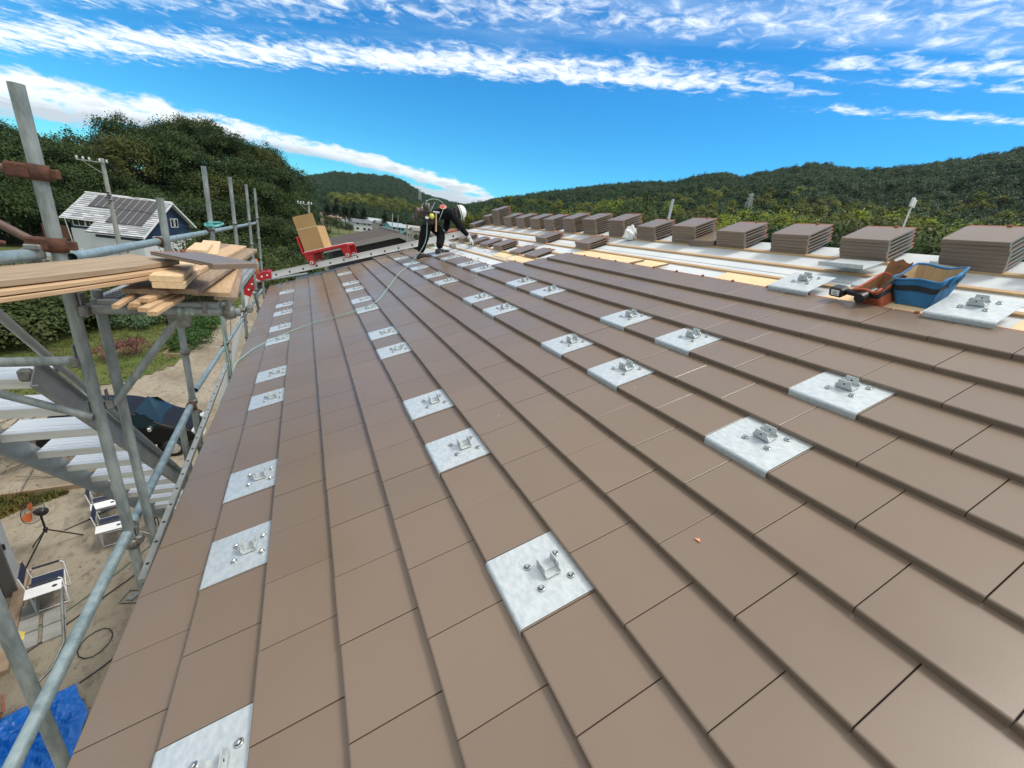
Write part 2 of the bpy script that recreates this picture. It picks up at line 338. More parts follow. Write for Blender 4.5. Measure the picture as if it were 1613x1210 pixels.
def rebase(o, base):
    """moves a one-mesh thing's origin to its base without moving its shape"""
    b = Vector(base)
    for v in o.data.vertices: v.co -= b
    o.location = b
    return o
def np_mesh(name, V, F, mats, smooth=False, mi=None):
    """V (n,3) and F (m,k) arrays, all faces with k corners"""
    me = bpy.data.meshes.new(name); V = np.asarray(V, dtype=np.float32); F = np.asarray(F, dtype=np.int32); m, k = F.shape
    me.vertices.add(len(V)); me.vertices.foreach_set('co', V.ravel())
    me.loops.add(m * k); me.loops.foreach_set('vertex_index', F.ravel())
    me.polygons.add(m); me.polygons.foreach_set('loop_start', np.arange(0, m * k, k, dtype=np.int32))
    for x in (mats if isinstance(mats, (list, tuple)) else [mats]): me.materials.append(x)
    if mi is not None: me.polygons.foreach_set('material_index', np.asarray(mi, dtype=np.int32))
    me.polygons.foreach_set('use_smooth', np.full(m, smooth, dtype=bool))
    me.update(calc_edges=True); me.validate()
    return me
def link(name, me, loc=(0, 0, 0), parent=None):
    o = bpy.data.objects.new(name, me); COL.objects.link(o); o.location = loc
    if parent is not None: o.parent = parent
    return o
def copy_tree(o, parent=None):
    c = o.copy(); COL.objects.link(c); c.parent = parent
    for ch in list(o.children): copy_tree(ch, c)
    return c
def rotz(a): return Matrix.Rotation(a, 3, 'Z')
ORD = ['nearest', 'second', 'third', 'fourth', 'fifth', 'sixth', 'seventh', 'eighth', 'ninth', 'tenth', 'eleventh', 'twelfth', 'thirteenth', 'fourteenth', 'fifteenth', 'sixteenth', 'seventeenth']
rnd = random.Random(7)

# ------------------------------------------------------------------ the house being roofed
V_RIDGE, U_NEAR, U_FAR, TSTEP = 19.1, -9, 30, 0.028
HU = -0.068                                              # underlay below the tile plane
house = thing('house', RP(0, 0) + Vector((2.5, 3.0, G)), 'two storey house under construction with brown flat tiles half laid on its roof', 'house')
rx, rz = RP(0, V_RIDGE, HU).x, RP(0, V_RIDGE, HU).z
y0, y1 = U_NEAR * TW, U_FAR * TW + 0.15
# underlay with printed lines and a far slope
m, nt, b = new_mat('white_roof_underlay'); n, l = nt.nodes, nt.links
tcn = n.new('ShaderNodeTexCoord'); nz = n.new('ShaderNodeTexNoise'); nz.inputs['Scale'].default_value = 2.2; nz.inputs['Detail'].default_value = 6; l.new(tcn.outputs['Object'], nz.inputs['Vector'])
rp_ = n.new('ShaderNodeMapRange'); rp_.inputs[1].default_value = .35; rp_.inputs[2].default_value = .7; l.new(nz.outputs['Fac'], rp_.inputs[0])
mx = n.new('ShaderNodeMixRGB'); l.new(rp_.outputs[0], mx.inputs[0]); mx.inputs[1].default_value = (.66, .685, .68, 1); mx.inputs[2].default_value = (.56, .605, .62, 1)
l.new(mx.outputs[0], b.inputs['Base Color']); b.inputs['Roughness'].default_value = .5
nz2 = n.new('ShaderNodeTexNoise'); nz2.inputs['Scale'].default_value = 14; nz2.inputs['Detail'].default_value = 3; l.new(tcn.outputs['Object'], nz2.inputs['Vector'])
bp = n.new('ShaderNodeBump'); bp.inputs['Strength'].default_value = .25; bp.inputs['Distance'].default_value = .02; l.new(nz2.outputs['Fac'], bp.inputs['Height']); l.new(bp.outputs[0], b.inputs['Normal'])
MT['underlay'] = m
mb = MB()
t_ = 0.03
A, B_, R_ = RP(0, -0.12, HU), RP(0, V_RIDGE, HU), Vector((2 * rx - RP(0, -0.12, HU).x, 0, RP(0, -0.12, HU).z))
def ufar(v):                                            # far edge of the underlay follows the hoist rail, then the gable
    if v <= 12.6: return 30.35 - .33 * max(0, v)
    return 26.2 + (v - 12.6) * 4.5 if v < 13.2 else 29.0
vlist = [-.12, 0, 6, 12.6, 13.2, V_RIDGE]
for (va, vb) in zip(vlist, vlist[1:]):
    q = [RP(U_NEAR, va, HU), RP(ufar(va), va, HU), RP(ufar(vb), vb, HU), RP(U_NEAR, vb, HU)]
    mb.add(q + [p - EN * t_ for p in q], [(0, 1, 2, 3), (7, 6, 5, 4), (1, 5, 6, 2)] + ([(0, 4, 5, 1)] if va < 0 else []))
mb.prism([Vector((x, y0, z)) for x, z in ((B_.x, B_.z), (R_.x, R_.z), (R_.x, R_.z - t_), (B_.x, B_.z - t_))], (0, y1 - y0 - .45, 0))
under = mb.build('roof_underlay', MT['underlay'], house)
mb = MB(); ink = mat('underlay_ink', (0.10, 0.12, 0.13), 0.6)
def strip(u0, u1, v, w=0.012, h=HU + 0.0015): mb.quad(RP(u0, v, h), RP(u1, v, h), RP(u1, v + w, h), RP(u0, v + w, h))
strip(-9, 29, 16.47, .02); strip(-9, 28, 13.46, .02)
for k in range(30):                                     # faint printed marks of the sheet
    u = 27 - k * 1.35 + rnd.uniform(-.1, .1); v = 12.55 if k % 2 else 13.62
    for j in range(5): mb.quad(*[RP(u + j * .09 + a, v + c, HU + .0015) for a, c in ((0, 0), (.06, 0), (.06, .07), (0, .07))])
mb.build('underlay_print', ink, house)
# walls below
mb = MB(); wx0, wx1 = 0.62, 2 * rx - 0.62
y1w = 7.6
mb.box(((wx0 + wx1) / 2, (y0 + .5 + y1w) / 2, (G - .2) / 2), (wx1 - wx0, y1w - y0 - .5, -G - .2))
for yy in (y0 + .5, y1w):
    mb.prism([Vector((wx0, yy, -.2)), Vector((wx1, yy, -.2)), Vector((rx, yy, rz - .25))], (0, .12 if yy < 0 else -.12, 0))
mb.build('wall', mat('pale_house_render', (.5, .48, .43), .85, var=.12, vscale=2, bump=.1), house)
mb = MB(); mb.box((-0.01, (y0 + 9.2) / 2, -0.165), (.028, 9.2 - y0 - .1, .15)); mb.build('eave_fascia', MT['dark'], house)
mb = MB()
for yy in (y0 + .05,):
    mb.prism([RP(0, 0, HU - .035) + Vector((0, yy, 0)), RP(0, V_RIDGE, HU - .035) + Vector((0, yy, 0)), RP(0, V_RIDGE, HU - .2) + Vector((0, yy, 0)), RP(0, 0, HU - .2) + Vector((0, yy, 0))], (0, .03, 0))
mb.build('barge_board', MT['dark'], house)
# battens
for k in range(12, 19):
    u1_ = 28.8 if k > 12 else 26.0; u0_ = -9.0
    mb = MB(); v = k - 0.02 + (0.02 if k < 18 else 0.05)
    c = RP((u0_ + u1_) / 2, v + .065, HU + .0085); mb.box(c, (.036, (u1_ - u0_) * TW, .017), ROOF_ROT)
    mb.build('batten', MT['batten'], house)
# pale filler boards between the top course and the next batten
for (a, c_, v0, v1) in ((12.3, 8.4, 14.9, 15.93), (8.3, 7.2, 14.9, 15.93), (4.9, 3.05, 14.9, 15.93), (1.9, .05, 14.9, 15.9), (-1.05, -6, 14.9, 15.93), (15.5, 12.8, 13.3, 13.93), (17.3, 15.8, 13.35, 13.9)):
    mb = MB(); mb.box(RP((a + c_) / 2, (v0 + v1) / 2, HU + .006), ((v1 - v0) * EX, (a - c_) * TW - .006, .010), ROOF_ROT); mb.build('filler_board', MT['filler'], house)
for (u, ln) in ((8.35, .16), (7.15, .16)):
    mb = MB(); mb.box(RP(u, 15.5, HU + .022), (.16, .014, .014), ROOF_ROT @ rotz(-.5)); mb.build('wood_offcut', MT['wood_old'], house)

PLATES = {1: [0, 3, 5, 9, 11, 15, 17, 20, 22, 26], 5: [0, 3, 5, 9, 11, 15, 17, 20, 22, 26], 9: [0, 3, 5, 9, 11, 15, 17, 20, 22, 25], 11: [0, 3, 5, 9, 11, 15, 17, 20, 22]}
def row_end(k):
    return {11: 22.5, 12: 14.5, 13: 13, 14: 12.5}.get(k, U_FAR - .34 * max(0, k - 2))
# laid tiles: each a slab with an eased butt edge, side gaps, small random tilt
mb = MB(); rt = random.Random(11)
def tile_slab(mb, u0, u1, k, clipv=1.12):
    g = 0.0016 / TW
    a, c = u0 + g, u1 - g
    j = rt.uniform(-.0012, .0012); dv = rt.uniform(-.004, .004); tw = rt.uniform(-.0011, .0011)
    v0, v1 = k + dv, k + clipv
    ht = lambda v: -TSTEP * (v - k) + j
    e = .006 / EX; ev = .005
    pr = [(v0, ht(v0) - TSTEP - .004), (v0, ht(v0) - ev), (v0 + e * .45, ht(v0) - ev * .25), (v0 + e * 1.2, ht(v0)), (v1, ht(v1)), (v1, ht(v1) - .02)]
    s = .0014 / TW
    rows = [(a, -.0009), (a + s, 0), (c - s, 0), (c, -.0009)]
    vs = []
    for (u, dh) in rows:
        for (v, h) in pr: vs.append(RP(u, v, h + (dh if h > ht(v0) - .01 - TSTEP * 1.3 else 0) + tw * (u - u0) * (1 if u > (a + c) / 2 else -1)))
    n = len(pr); fs = []
    for r in range(3):
        for q in range(n - 1): fs.append((r * n + q, r * n + q + 1, (r + 1) * n + q + 1, (r + 1) * n + q))
    fs += [tuple(range(n)), tuple(range(3 * n, 4 * n))[::-1]]
    mb.add(vs, fs, 0)
for k in range(0, 15):
    off = 0.0 if k % 2 else 0.5
    end = row_end(k); u = U_NEAR + off
    skip = set(PLATES.get(k, []))
    while u + 1 <= end + .6:
        tile_slab(mb, u, min(u + 1, end + .45), k)
        u += 1
tiles = mb.build('laid_roof_tiles', MT['tile'], house)
# unglazed upper rims and nibs of the exposed top courses
def rim(mb, u0, u1, k):
    v = k + 1.12; h = -TSTEP * 1.12
    mb.prism([RP(u0 + .02, v, h - .002), RP(u0 + .02, v + .07, h - .004), RP(u0 + .02, v + .07, h - .022), RP(u0 + .02, v, h - .022)], EU * (u1 - u0 - .04) * TW)
    mb.box(RP((u0 + u1) / 2 + .12, v + .03, h + .004), (.02, .022, .014), ROOF_ROT, bev=.004)
for k, s, e in ((14, -8.5, 12.5), (13, 12.0, 13.0), (12, 12.5, 14.5), (11, 14, 22)):
    u = s; mb = MB()
    while u < e - .01:
        rim(mb, u, min(u + 1, e), k); u += 1
    mb.build('tile_rim', MT['clay'], house)

# ------------------------------------------------------------------ solar mounting plates
def make_plate():
    """local frame: x up the slope from the butt, y along the eave (0..1 tile towards the camera is negative), z off the roof"""
    W = TW - .012
    root = bpy.data.objects.new('mounting_plate', None); COL.objects.link(root)
    mb = MB(); r = .014; th = .0022
    pr = []
    for i in range(7):
        a = math.pi - i * math.pi / 12
        pr.append((r + r * math.cos(a) - .004, r * math.sin(a) - r + .003))
    pr = [(-.004, -.030)] + pr + [(.18, .0035), (.300, .0035)]
    low = [(x + (th if i < 4 else 0), z - (0 if i < 4 else th)) for i, (x, z) in enumerate(pr)]
    vs = [(x, y, z) for y in (0, -W) for x, z in pr] + [(x, y, z) for y in (0, -W) for x, z in low]
    n = len(pr); fs = []
    for i in range(n - 1):
        fs += [(i, i + 1, n + i + 1, n + i), (2 * n + i, 3 * n + i, 3 * n + i + 1, 2 * n + i + 1)]
        fs += [(i, 2 * n + i, 2 * n + i + 1, i + 1), (n + i, n + i + 1, 3 * n + i + 1, 3 * n + i)]
    fs += [(0, n, 3 * n, 2 * n), (n - 1, 3 * n - 1, 4 * n - 1, 2 * n - 1)[::-1]]
    mb.add(vs, fs, 0, False)
    o = mb.build('plate', MT['zinc'], root, local=True)
    mb = MB()                                                      # shallow raised panel with the bracket foot
    mb.box((.185, -.150, .0033), (.16, .18, .0012), bev=.0005); mb.build('raised_panel', MT['zinc'], root, local=True)
    mb = MB(); cx, cy = .187, -.148
    lx, ly, hz, tk = .060, .074, .050, .0036
    mb.box((cx, cy, .0105), (lx, ly, .005), bev=.001)
    for sg in (-1, 1):
        x = cx + sg * (lx / 2 - tk / 2)
        poly = [Vector((x - tk / 2, cy + yy, zz)) for yy, zz in ((-ly / 2, .0105), (ly / 2, .0105), (ly / 2, .024), (ly * .40, .030), (ly * .34, hz), (-ly * .34, hz), (-ly * .40, .030), (-ly / 2, .024))]
        mb.prism(poly, (tk, 0, 0))
        mb.tube((x - tk * .55, cy, .032), (x + tk * .55, cy, .032), .0045, 10, mi=1)
    mb.box((cx, cy, .016), (lx - .01, .022, .008), bev=.001)
    mb.build('channel_bracket', [MT['zinc_dark'], MT['black']], root, local=True)
    for (x, y) in ((.123, -.103), (.240, -.104), (.240, -.212), (.125, -.204)):
        mb = MB(); mb.lathe([(.0, .005), (.013, .005), (.013, .0085), (.010, .0095)], (x, y, 0), n=14)
        mb.lathe([(.0085, .0095), (.0085, .0155), (.006, .018), (0, .018)], (x, y, 0), n=6, smooth=False)
        mb.build('bolt', MT['steel'], root, local=True)
    return root
plate0 = make_plate(); used = [False]
def place_plate(mat4, label, group):
    o = plate0 if not used[0] else copy_tree(plate0)
    used[0] = True
    o.matrix_world = mat4
    return tag(o, label, 'mounting plate', group)
def roof_mat(u, v, h=0.0, rz_=0.0, tilt=None):
    R = ROOF_ROT @ rotz(rz_)
    if tilt == 'lap': tilt = Matrix.Rotation(math.atan2(TSTEP, EX), 3, 'Y')
    if tilt is not None: R = R @ tilt
    return Matrix.Translation(RP(u, v, h)) @ R.to_4x4()
rows = {1: 'row beside the eave', 5: 'second row up from the eave', 9: 'third row up from the eave', 11: 'fourth row up, below the bare underlay'}
for k, us in PLATES.items():
    for i, u in enumerate(us):
        who = ORD[i] + (' one to the camera' if i == 0 else ' from the camera') if i < len(us) - 1 else 'farthest one'
        place_plate(roof_mat(u - .018, k, .0015, 0, 'lap'), f'bracket plate in the {rows[k]}, {who}', 'bracket plates set into the tiles')
place_plate(roof_mat(3.0, 14.98, .006), 'galvanized bracket plate above the top tile course, left of the orange tool bag', 'bracket plates laid above the top course')
place_plate(roof_mat(-.02, 14.98, .006), 'galvanized bracket plate above the top tile course, right of the blue tool bag', 'bracket plates laid above the top course')
place_plate(roof_mat(1.80, 16.62, .030, .04, Matrix.Rotation(.13, 3, 'Y') @ Matrix.Rotation(math.pi, 3, 'X')), 'spare bracket plate lying upside down on its bracket, casting a shadow on the underlay', None)
place_plate(roof_mat(1.78, 16.2, -.040, -.22, Matrix.Rotation(-.03, 3, 'Y')), 'spare bracket plate lying behind the orange tool bag', None)
place_plate(roof_mat(1.58, 17.05, -.030, -.25, Matrix.Rotation(-.02, 3, 'Y')), 'spare bracket plate lying farther up, overlapping the one behind the orange tool bag', None)

# ------------------------------------------------------------------ loose tiles
def make_tile():
    L, W, lip, th = .345, .325, .0265, .013
    mb = MB()
    pr = [(0, -lip), (0, -.004), (.0025, -.001), (.006, 0), (L - .03, 0), (L - .03, -th), (.030, -th), (.024, -lip)]
    vs = [(x, y, z) for y in (0, -W) for x, z in pr]; n = len(pr)
    mb.add(vs, [(i, (i + 1) % n, n + (i + 1) % n, n + i) for i in range(4)], 0)
    mb.add(vs, [(i, (i + 1) % n, n + (i + 1) % n, n + i) for i in range(4, 8)], 2)
    mb.add(vs, [tuple(range(n)), tuple(range(n, 2 * n))[::-1]], 0)
    mb.box((L - .015, -W / 2, -th / 2 - .001), (.030, W - .004, th), mi=1, bev=.002)      # raw rim
    mb.box((L - .02, -W * .62, .004), (.020, .024, .012), mi=1, bev=.003)                 # nib
    mb.box((L * .55, .006, -th + .001), (L * .8, .016, .008), mi=0)                       # side lap
    me = mb.build('roof_tile', [MT['tile'], MT['clay'], MT['tile_under']])
    return me
tile0 = make_tile(); tused = [False]
def place_tile(M4, label, group=None):
    o = tile0 if not tused[0] else tile0.copy()
    if tused[0]: COL.objects.link(o)
    tused[0] = True
    o.matrix_world = M4
    return tag(o, label, 'roof tile', group, 'thing')
NUMS = ['bottom', 'second', 'third', 'fourth', 'fifth', 'sixth', 'seventh', 'eighth', 'ninth', 'tenth', 'eleventh', 'twelfth']
LIP = .0268; HB = HU + .017
def stack(u_near, v, n, where, dx_=0.0, du=0.0, jit=.010, yaw=0.0):
    yaw += rnd.uniform(-.035, .035)
    for i in range(n):
        R = rotz(yaw + rnd.uniform(-.022, .022))
        Mx = Matrix.Translation(RP(u_near + 1.04 + du * i / max(1, n - 1) + rnd.uniform(-jit, jit) * 2, v + rnd.uniform(-jit, jit) * 1.5 + dx_ * i, HB + LIP * (i + 1) + .001 * i)) @ (ROOF_ROT @ R).to_4x4()
        pos = 'only' if n == 1 else ('top' if i == n - 1 else NUMS[i] if i == 0 else NUMS[i] + ' up')
        place_tile(Mx, f'roof tile, {pos} in the {where}', 'roof tiles stacked along the ridge' if v > 17 else 'roof tiles laid out on the battens')
S = [(-.02, 18.05, 7, 'ridge stack behind the blue tool bag'), (2.0, 18.05, 6, 'ridge stack second from the right edge'), (3.93, 18.05, 6, 'ridge stack third from the right edge'),
     (5.9, 18.05, 6, 'ridge stack fourth from the right edge'), (7.95, 18.05, 7, 'ridge stack just left of the short two-tile pile'), (9.95, 18.05, 6, 'ridge stack right of the white plastic bag'),
     (11.92, 18.05, 8, 'ridge stack left of the white plastic bag'), (14.0, 18.05, 8, 'eighth ridge stack from the right edge'), (15.85, 18.05, 8, 'ninth ridge stack from the right edge'),
     (18.0, 18.05, 7, 'tenth ridge stack from the right edge'), (19.75, 18.05, 7, 'eleventh ridge stack from the right edge'), (21.75, 18.05, 7, 'twelfth ridge stack from the right edge'),
     (23.75, 18.05, 7, 'ridge stack just right of the tallest stack'), (25.7, 18.05, 12, 'tallest stack on the ridge'), (27.6, 18.05, 7, 'ridge stack just left of the tallest stack'),
     (28.6, 17.0, 3, 'low stack at the far end of the ridge')]
for (u, v, n_, w) in S: stack(u, v, n_, w, du=-.004 * n_ if u > 6 else .002 * n_)
stack(7.05, 17.95, 2, 'short pile between two ridge stacks', yaw=.05)
for (u, v, n_, w) in ((15.75, 16.02, 3, 'three-tile pile below the ridge row, the farther one'), (11.95, 16.02, 3, 'three-tile pile below the ridge row, the nearer one'),
                      (17.5, 14.02, 3, 'three-tile pile on the lower battens'), (19.6, 14.02, 2, 'two-tile pile on the lower battens'), (21.5, 14.02, 2, 'pile under the worker\'s gloved hand'),
                      (23.6, 14.02, 3, 'pile just beyond the worker\'s gloved hand'), (25.4, 14.02, 2, 'farthest pile on the lower battens')): stack(u, v, n_, w)
for (u, w) in ((15.4, 'farther of two single tiles lying on the lower battens'), (13.7, 'nearer of two single tiles lying on the lower battens')):
    place_tile(Matrix.Translation(RP(u + 1, 14.0, HB + LIP)) @ (ROOF_ROT @ rotz(.03)).to_4x4(), 'brown roof tile, ' + w, 'roof tiles laid out on the battens')

# ------------------------------------------------------------------ scaffold along the eave
PR = 0.0243; XS = -0.22
def clamp_at(mb, c, along='Z', mi=0, s=1.0):
    """a two-shell pipe clamp: rounded band, bolt and wing nut"""
    c = Vector(c); ax = {'X': Vector((1, 0, 0)), 'Y': Vector((0, 1, 0)), 'Z': Vector((0, 0, 1))}[along]
    mb.lathe([(PR + .001, -.026 * s), (PR + .009, -.026 * s), (PR + .011, 0), (PR + .009, .026 * s), (PR + .001, .026 * s)], c, ax, 12, mi)
    t = ax.orthogonal().normalized(); w = ax.cross(t)
    mb.box(c + w * (PR + .016), (.018, .03, .03), mi=mi, bev=.003)
    mb.tube(c + w * (PR + .012) - ax * .0, c + w * (PR + .07) + t * .01, .006, 8, mi=mi)
    mb.box(c + w * (PR + .066), (.012, .022, .012), mi=mi, bev=.002)
def wedge_head(mb, c, d, mi=0):
    """cast wedge pocket where a ledger meets a post; d points along the ledger"""
    c = Vector(c); d = Vector(d).normalized(); u = Vector((0, 0, 1)); w = d.cross(u)
    R = Matrix((d, w, u)).transposed()
    mb.box(c + d * (PR + .012), (.034, .05, .052), R, mi, .008)
    mb.box(c + d * (PR + .008) + u * .045, (.008, .02, .07), R, mi, .002)
posts = [('scaffold_post', 1.42, 1.99, 'tall grey scaffold post in front of the wooded hill, rusty clamps on it', MT['pipe']),
         ('scaffold_post', 3.06, 1.62, 'grey scaffold post with a cut-off top beside the blue house', MT['pipe']),
         ('scaffold_post', 4.93, 1.97, 'scaffold post with a teal hose coil hung on it', MT['pipe']),
         ('scaffold_post', 6.86, 1.97, 'scaffold post next beyond the one with the hose coil', MT['pipe']),
         ('scaffold_post', 8.95, 1.96, 'scaffold post second beyond the one with the hose coil', MT['pipe']),
         ('scaffold_post', 10.6, 1.95, 'farthest scaffold post at the end of the guard rail', MT['pipe'])]
P_ = []
for nm, y, zt, lab, mt_ in posts:
    t = thing(nm, (XS, y, G), lab, 'scaffold post', 'scaffold posts beside the eave')
    mb = MB(); mb.tube((XS, y, G), (XS, y, zt), PR, 18, cap=False)
    mb.lathe([(PR, 0), (PR - .004, 0), (PR - .004, -.2)], (XS, y, zt), (0, 0, 1), 18, 1); mb.build('pipe', [mt_, MT['rust']], t)
    mb = MB()
    for k in range(-6, 4):
        z = .42 + k * .45
        if z < zt - .3 and y > 2: mb.lathe([(PR, -.02), (PR + .009, -.02), (PR + .009, .02), (PR, .02)], (XS, y, z), n=10)
    if y < 2: mb.lathe([(PR, -.03), (PR + .008, -.03), (PR + .008, .03), (PR, .03)], (XS, y, -.6), n=12)
    mb.build('wedge_pocket', MT['clamp'], t)
    mb = MB(); mb.box((XS, y, G + .01), (.15, .15, .012)); mb.tube((XS, y, G + .01), (XS, y, G + .3), .016, 10); mb.build('foot_plate', MT['clamp'], t)
    P_.append(t)
pa = P_[0]
for z, up in ((1.685, 1), (1.405, 1)):
    mb = MB(); mb.lathe([(PR + .001, -.03), (PR + .010, -.03), (PR + .012, 0), (PR + .010, .03), (PR + .001, .03)], (XS, 1.42, z), n=14)
    mb.box((XS - .05, 1.42 - .012, z), (.075, .045, .058), bev=.008); mb.box((XS + .045, 1.43, z), (.03, .03, .036), bev=.004)
    mb.build('rusty_clamp', MT['rust'], pa)
for z in (.88, .60, 1.12, -.17):
    mb = MB(); wedge_head(mb, (XS, 1.42, z), (-1, 0, 0) if z in (.88, .6) else (1, 0, 0)); mb.build('wedge_clamp', MT['clamp'], pa)
mb = MB(); clamp_at(mb, (XS, 1.42, -.19)); mb.build('swivel_clamp', MT['clamp'], pa)
def rod(name, a, b, mt_, label, cat, r=PR, group=None, hollow=0.0, n=16):
    mb = MB(); mb.tube(a, b, r, n, hollow=hollow)
    o = mb.build(name, mt_); rebase(o, a); return tag(o, label, cat, group)
# bracket frame on the first post and the deck it carries
br = thing('bracket_frame', (XS + .06, 1.52, .55), 'triangular scaffold bracket clamped to the tall post under the timber', 'scaffold bracket')
mb = MB(); mb.tube((XS + .03, 1.46, 1.12), (.41, 1.48, 1.12), .0215, 16); mb.build('top_arm', MT['pipe'], br)
mb = MB(); mb.tube((XS + .055, 1.53, -3.2), (XS + .055, 1.53, 1.2), .0215, 14); mb.build('upright', MT['pipe'], br)
mb = MB(); mb.tube((XS + .05, 1.46, .64), (.14, 1.475, 1.08), .0175, 14); mb.build('brace', MT['pipe'], br)
mb = MB(); mb.prism([Vector((.10, 1.458, 1.105)), Vector((.20, 1.458, 1.105)), Vector((.185, 1.458, 1.045)), Vector((.135, 1.458, 1.03)), Vector((.105, 1.458, 1.05))], (0, .035, 0)); mb.build('gusset', MT['clamp'], br)
mb = MB(); wedge_head(mb, (XS, 1.45, 1.12), (1, 0, 0)); mb.build('wedge_head', MT['clamp'], br)
mb = MB(); wedge_head(mb, (XS, 1.45, .645), (1, 0, 0)); mb.build('wedge_head', MT['clamp'], br)
mb = MB(); clamp_at(mb, (.36, 1.48, 1.12), 'X'); mb.tube((.37, 1.48, 1.12), (.445, 1.50, 1.135), .012, 8); mb.box((.45, 1.5, 1.135), (.03, .05, .035), bev=.006); mb.build('end_clamp', MT['clamp'], br)
mb = MB()
for x in (.26, -.05): mb.box((x, 1.455, 1.145), (.02, .012, .06), bev=.003)
mb.build('catch_plate', MT['clamp'], br)
for x in (.155, .185, .205): mb = MB(); mb.lathe([(.0216, -.008), (.0221, -.006), (.0221, .006), (.0216, .008)], (x, 1.468, 1.12), (1, .03, 0), 16); mb.build('paint_mark', mat('pale_green_paint', (.42, .55, .46), .7, var=.6, vscale=60), br)
dk = thing('scaffold_deck', (.1, 1.5, 1.14), 'expanded metal scaffold deck carrying the pile of timber', 'scaffold deck')
mb = MB()
X0, X1, Y0, Y1, ZD = XS + .05, .335, 1.49, 3.42, 1.165
for x in (X0, X1): mb.box((x, (Y0 + Y1) / 2, ZD - .02), (.025, Y1 - Y0, .04), bev=.004)
for y in (Y0, (Y0 + Y1) / 2, Y1): mb.box(((X0 + X1) / 2, y, ZD - .02), (X1 - X0 - .03, .03, .038), bev=.004)
mb.build('frame', MT['alu_dark'], dk)
mb = MB(); a = .040; nY = int((Y1 - Y0) / (a)); nX = int((X1 - X0) / (a * .5))
for i in range(nX):
    for j in range(nY):
        x = X0 + .012 + i * a * .5; y = Y0 + (j + .5 * (i % 2)) * a
        if x + a * .5 > X1: continue
        for sg in (-1, 1):
            p, q = Vector((x, y, ZD - .002)), Vector((x + a * .5, y + sg * a * .5, ZD - .002)); d = (q - p).normalized(); w = Vector((-d.y, d.x, 0)) * .0028
            if q.y < Y0 or q.y > Y1: continue
            mb.add([p - w, p + w, q + w, q - w, p - w - Vector((0, 0, .004)), p + w - Vector((0, 0, .004)), q + w - Vector((0, 0, .004)), q - w - Vector((0, 0, .004))], [(0, 1, 2, 3), (0, 4, 5, 1), (3, 2, 6, 7), (4, 7, 6, 5)])
mb.build('mesh_sheet', mat('dark_deck_mesh', (.12, .125, .125), .6, .4), dk)
mb = MB(); mb.path([(X1 - .015, 1.70, 1.03), (X1 - .015, 1.74, 1.12), (X1 - .02, 1.82, 1.17), (X1 - .03, 3.1, 1.17), (X1 - .035, 3.44, 1.165)], .019, 12)
tag(rebase(mb.build('deck_edge_pipe', MT['pipe_new']), (X1 - .015, 1.70, 1.03)), 'bent blue-grey pipe along the roof side of the mesh deck', 'scaffold pipe')
# guard rails and ledgers
t = thing('guard_rail', (XS - .05, 1.62, 1.31), 'long blue-grey guard rail running past the scaffold posts above the timber', 'guard rail')
mb = MB(); mb.tube((XS - .05, 1.66, 1.325), (XS - .05, 10.9, 1.20), PR, 16, hollow=.004); mb.build('pipe', [MT['pipe_new']], t)
for y, c in ((3.06, 'rust'), (4.93, 'rust'), (6.86, 'clamp'), (8.95, 'clamp'), (10.6, 'clamp')):
    mb = MB(); clamp_at(mb, (XS - .05, y, 1.325 - (y - 1.66) * .0135), 'Y'); mb.build('clamp', MT[c], t)
t = thing('guard_rail', (XS - .06, 1.34, 1.37), 'near end of a grey guard rail clamped left of the tall post', 'guard rail')
mb = MB(); mb.tube((XS - .10, .75, 1.385), (XS - .05, 1.38, 1.365), PR, 16); mb.build('pipe', MT['pipe_new'], t)
mb = MB(); clamp_at(mb, (XS - .055, 1.35, 1.366), 'Y'); mb.box((XS - .04, 1.33, 1.40), (.05, .02, .022), bev=.004); mb.build('clamp', MT['clamp'], t)
mb = MB(); mb.tube((XS - .10, 1.30, 1.41), (XS - .15, 1.28, 1.425), .009, 8); mb.build('clamp_bolt', MT['rust'], t)
t = thing('guard_rail', (XS, 0.2, -.16), 'long blue-grey rail running low beside the eave in the near corner', 'guard rail')
mb = MB(); mb.tube((-.225, .15, -.175), (-.225, 2.98, -.045), PR, 18); mb.build('pipe', MT['pipe_new'], t)
mb = MB(); clamp_at(mb, (-.225, 1.45, -.115), 'Y'); mb.build('clamp', MT['clamp'], t)
mb = MB(); clamp_at(mb, (-.225, 3.0, -.05), 'Y'); mb.build('clamp', MT['rust'], t)
t = thing('guard_rail', (XS - .03, 3.33, -.04), 'open-ended low rail pointing at the camera beyond the garden', 'guard rail')
mb = MB(); mb.tube((XS - .03, 3.33, -.035), (XS - .03, 10.5, -.30), PR, 16, hollow=.004); mb.build('pipe', [MT['pipe_new']], t)
for y in (4.93, 6.86, 8.95):
    mb = MB(); clamp_at(mb, (XS - .03, y, -.035 - (y - 3.33) * .037), 'Y'); mb.build('clamp', MT['rust'], t)
rod('ledger_pipe', (XS - .03, 1.42, .885), (XS - .9, 1.40, .885), MT['pipe'], 'grey ledger pipe going left from the tall post above the stair', 'scaffold pipe', .0215)
rod('brace_pipe', (XS - .02, 1.40, .60), (XS - .75, 1.38, .98), MT['pipe'], 'grey brace pipe slanting down to the tall post across the stair treads', 'scaffold pipe', .018)
rod('brace_pipe', (XS - .05, 1.42, 1.685), (XS - .9, 1.45, 1.70), MT['rust_pipe'], 'brown level pipe in the upper rusty clamp of the tall post', 'scaffold pipe', .0165)
rod('brace_pipe', (XS - .05, 1.41, 1.405), (XS - .5, 1.39, 1.72), MT['rust_pipe'], 'brown slanting pipe in the lower rusty clamp of the tall post', 'scaffold pipe', .0165)
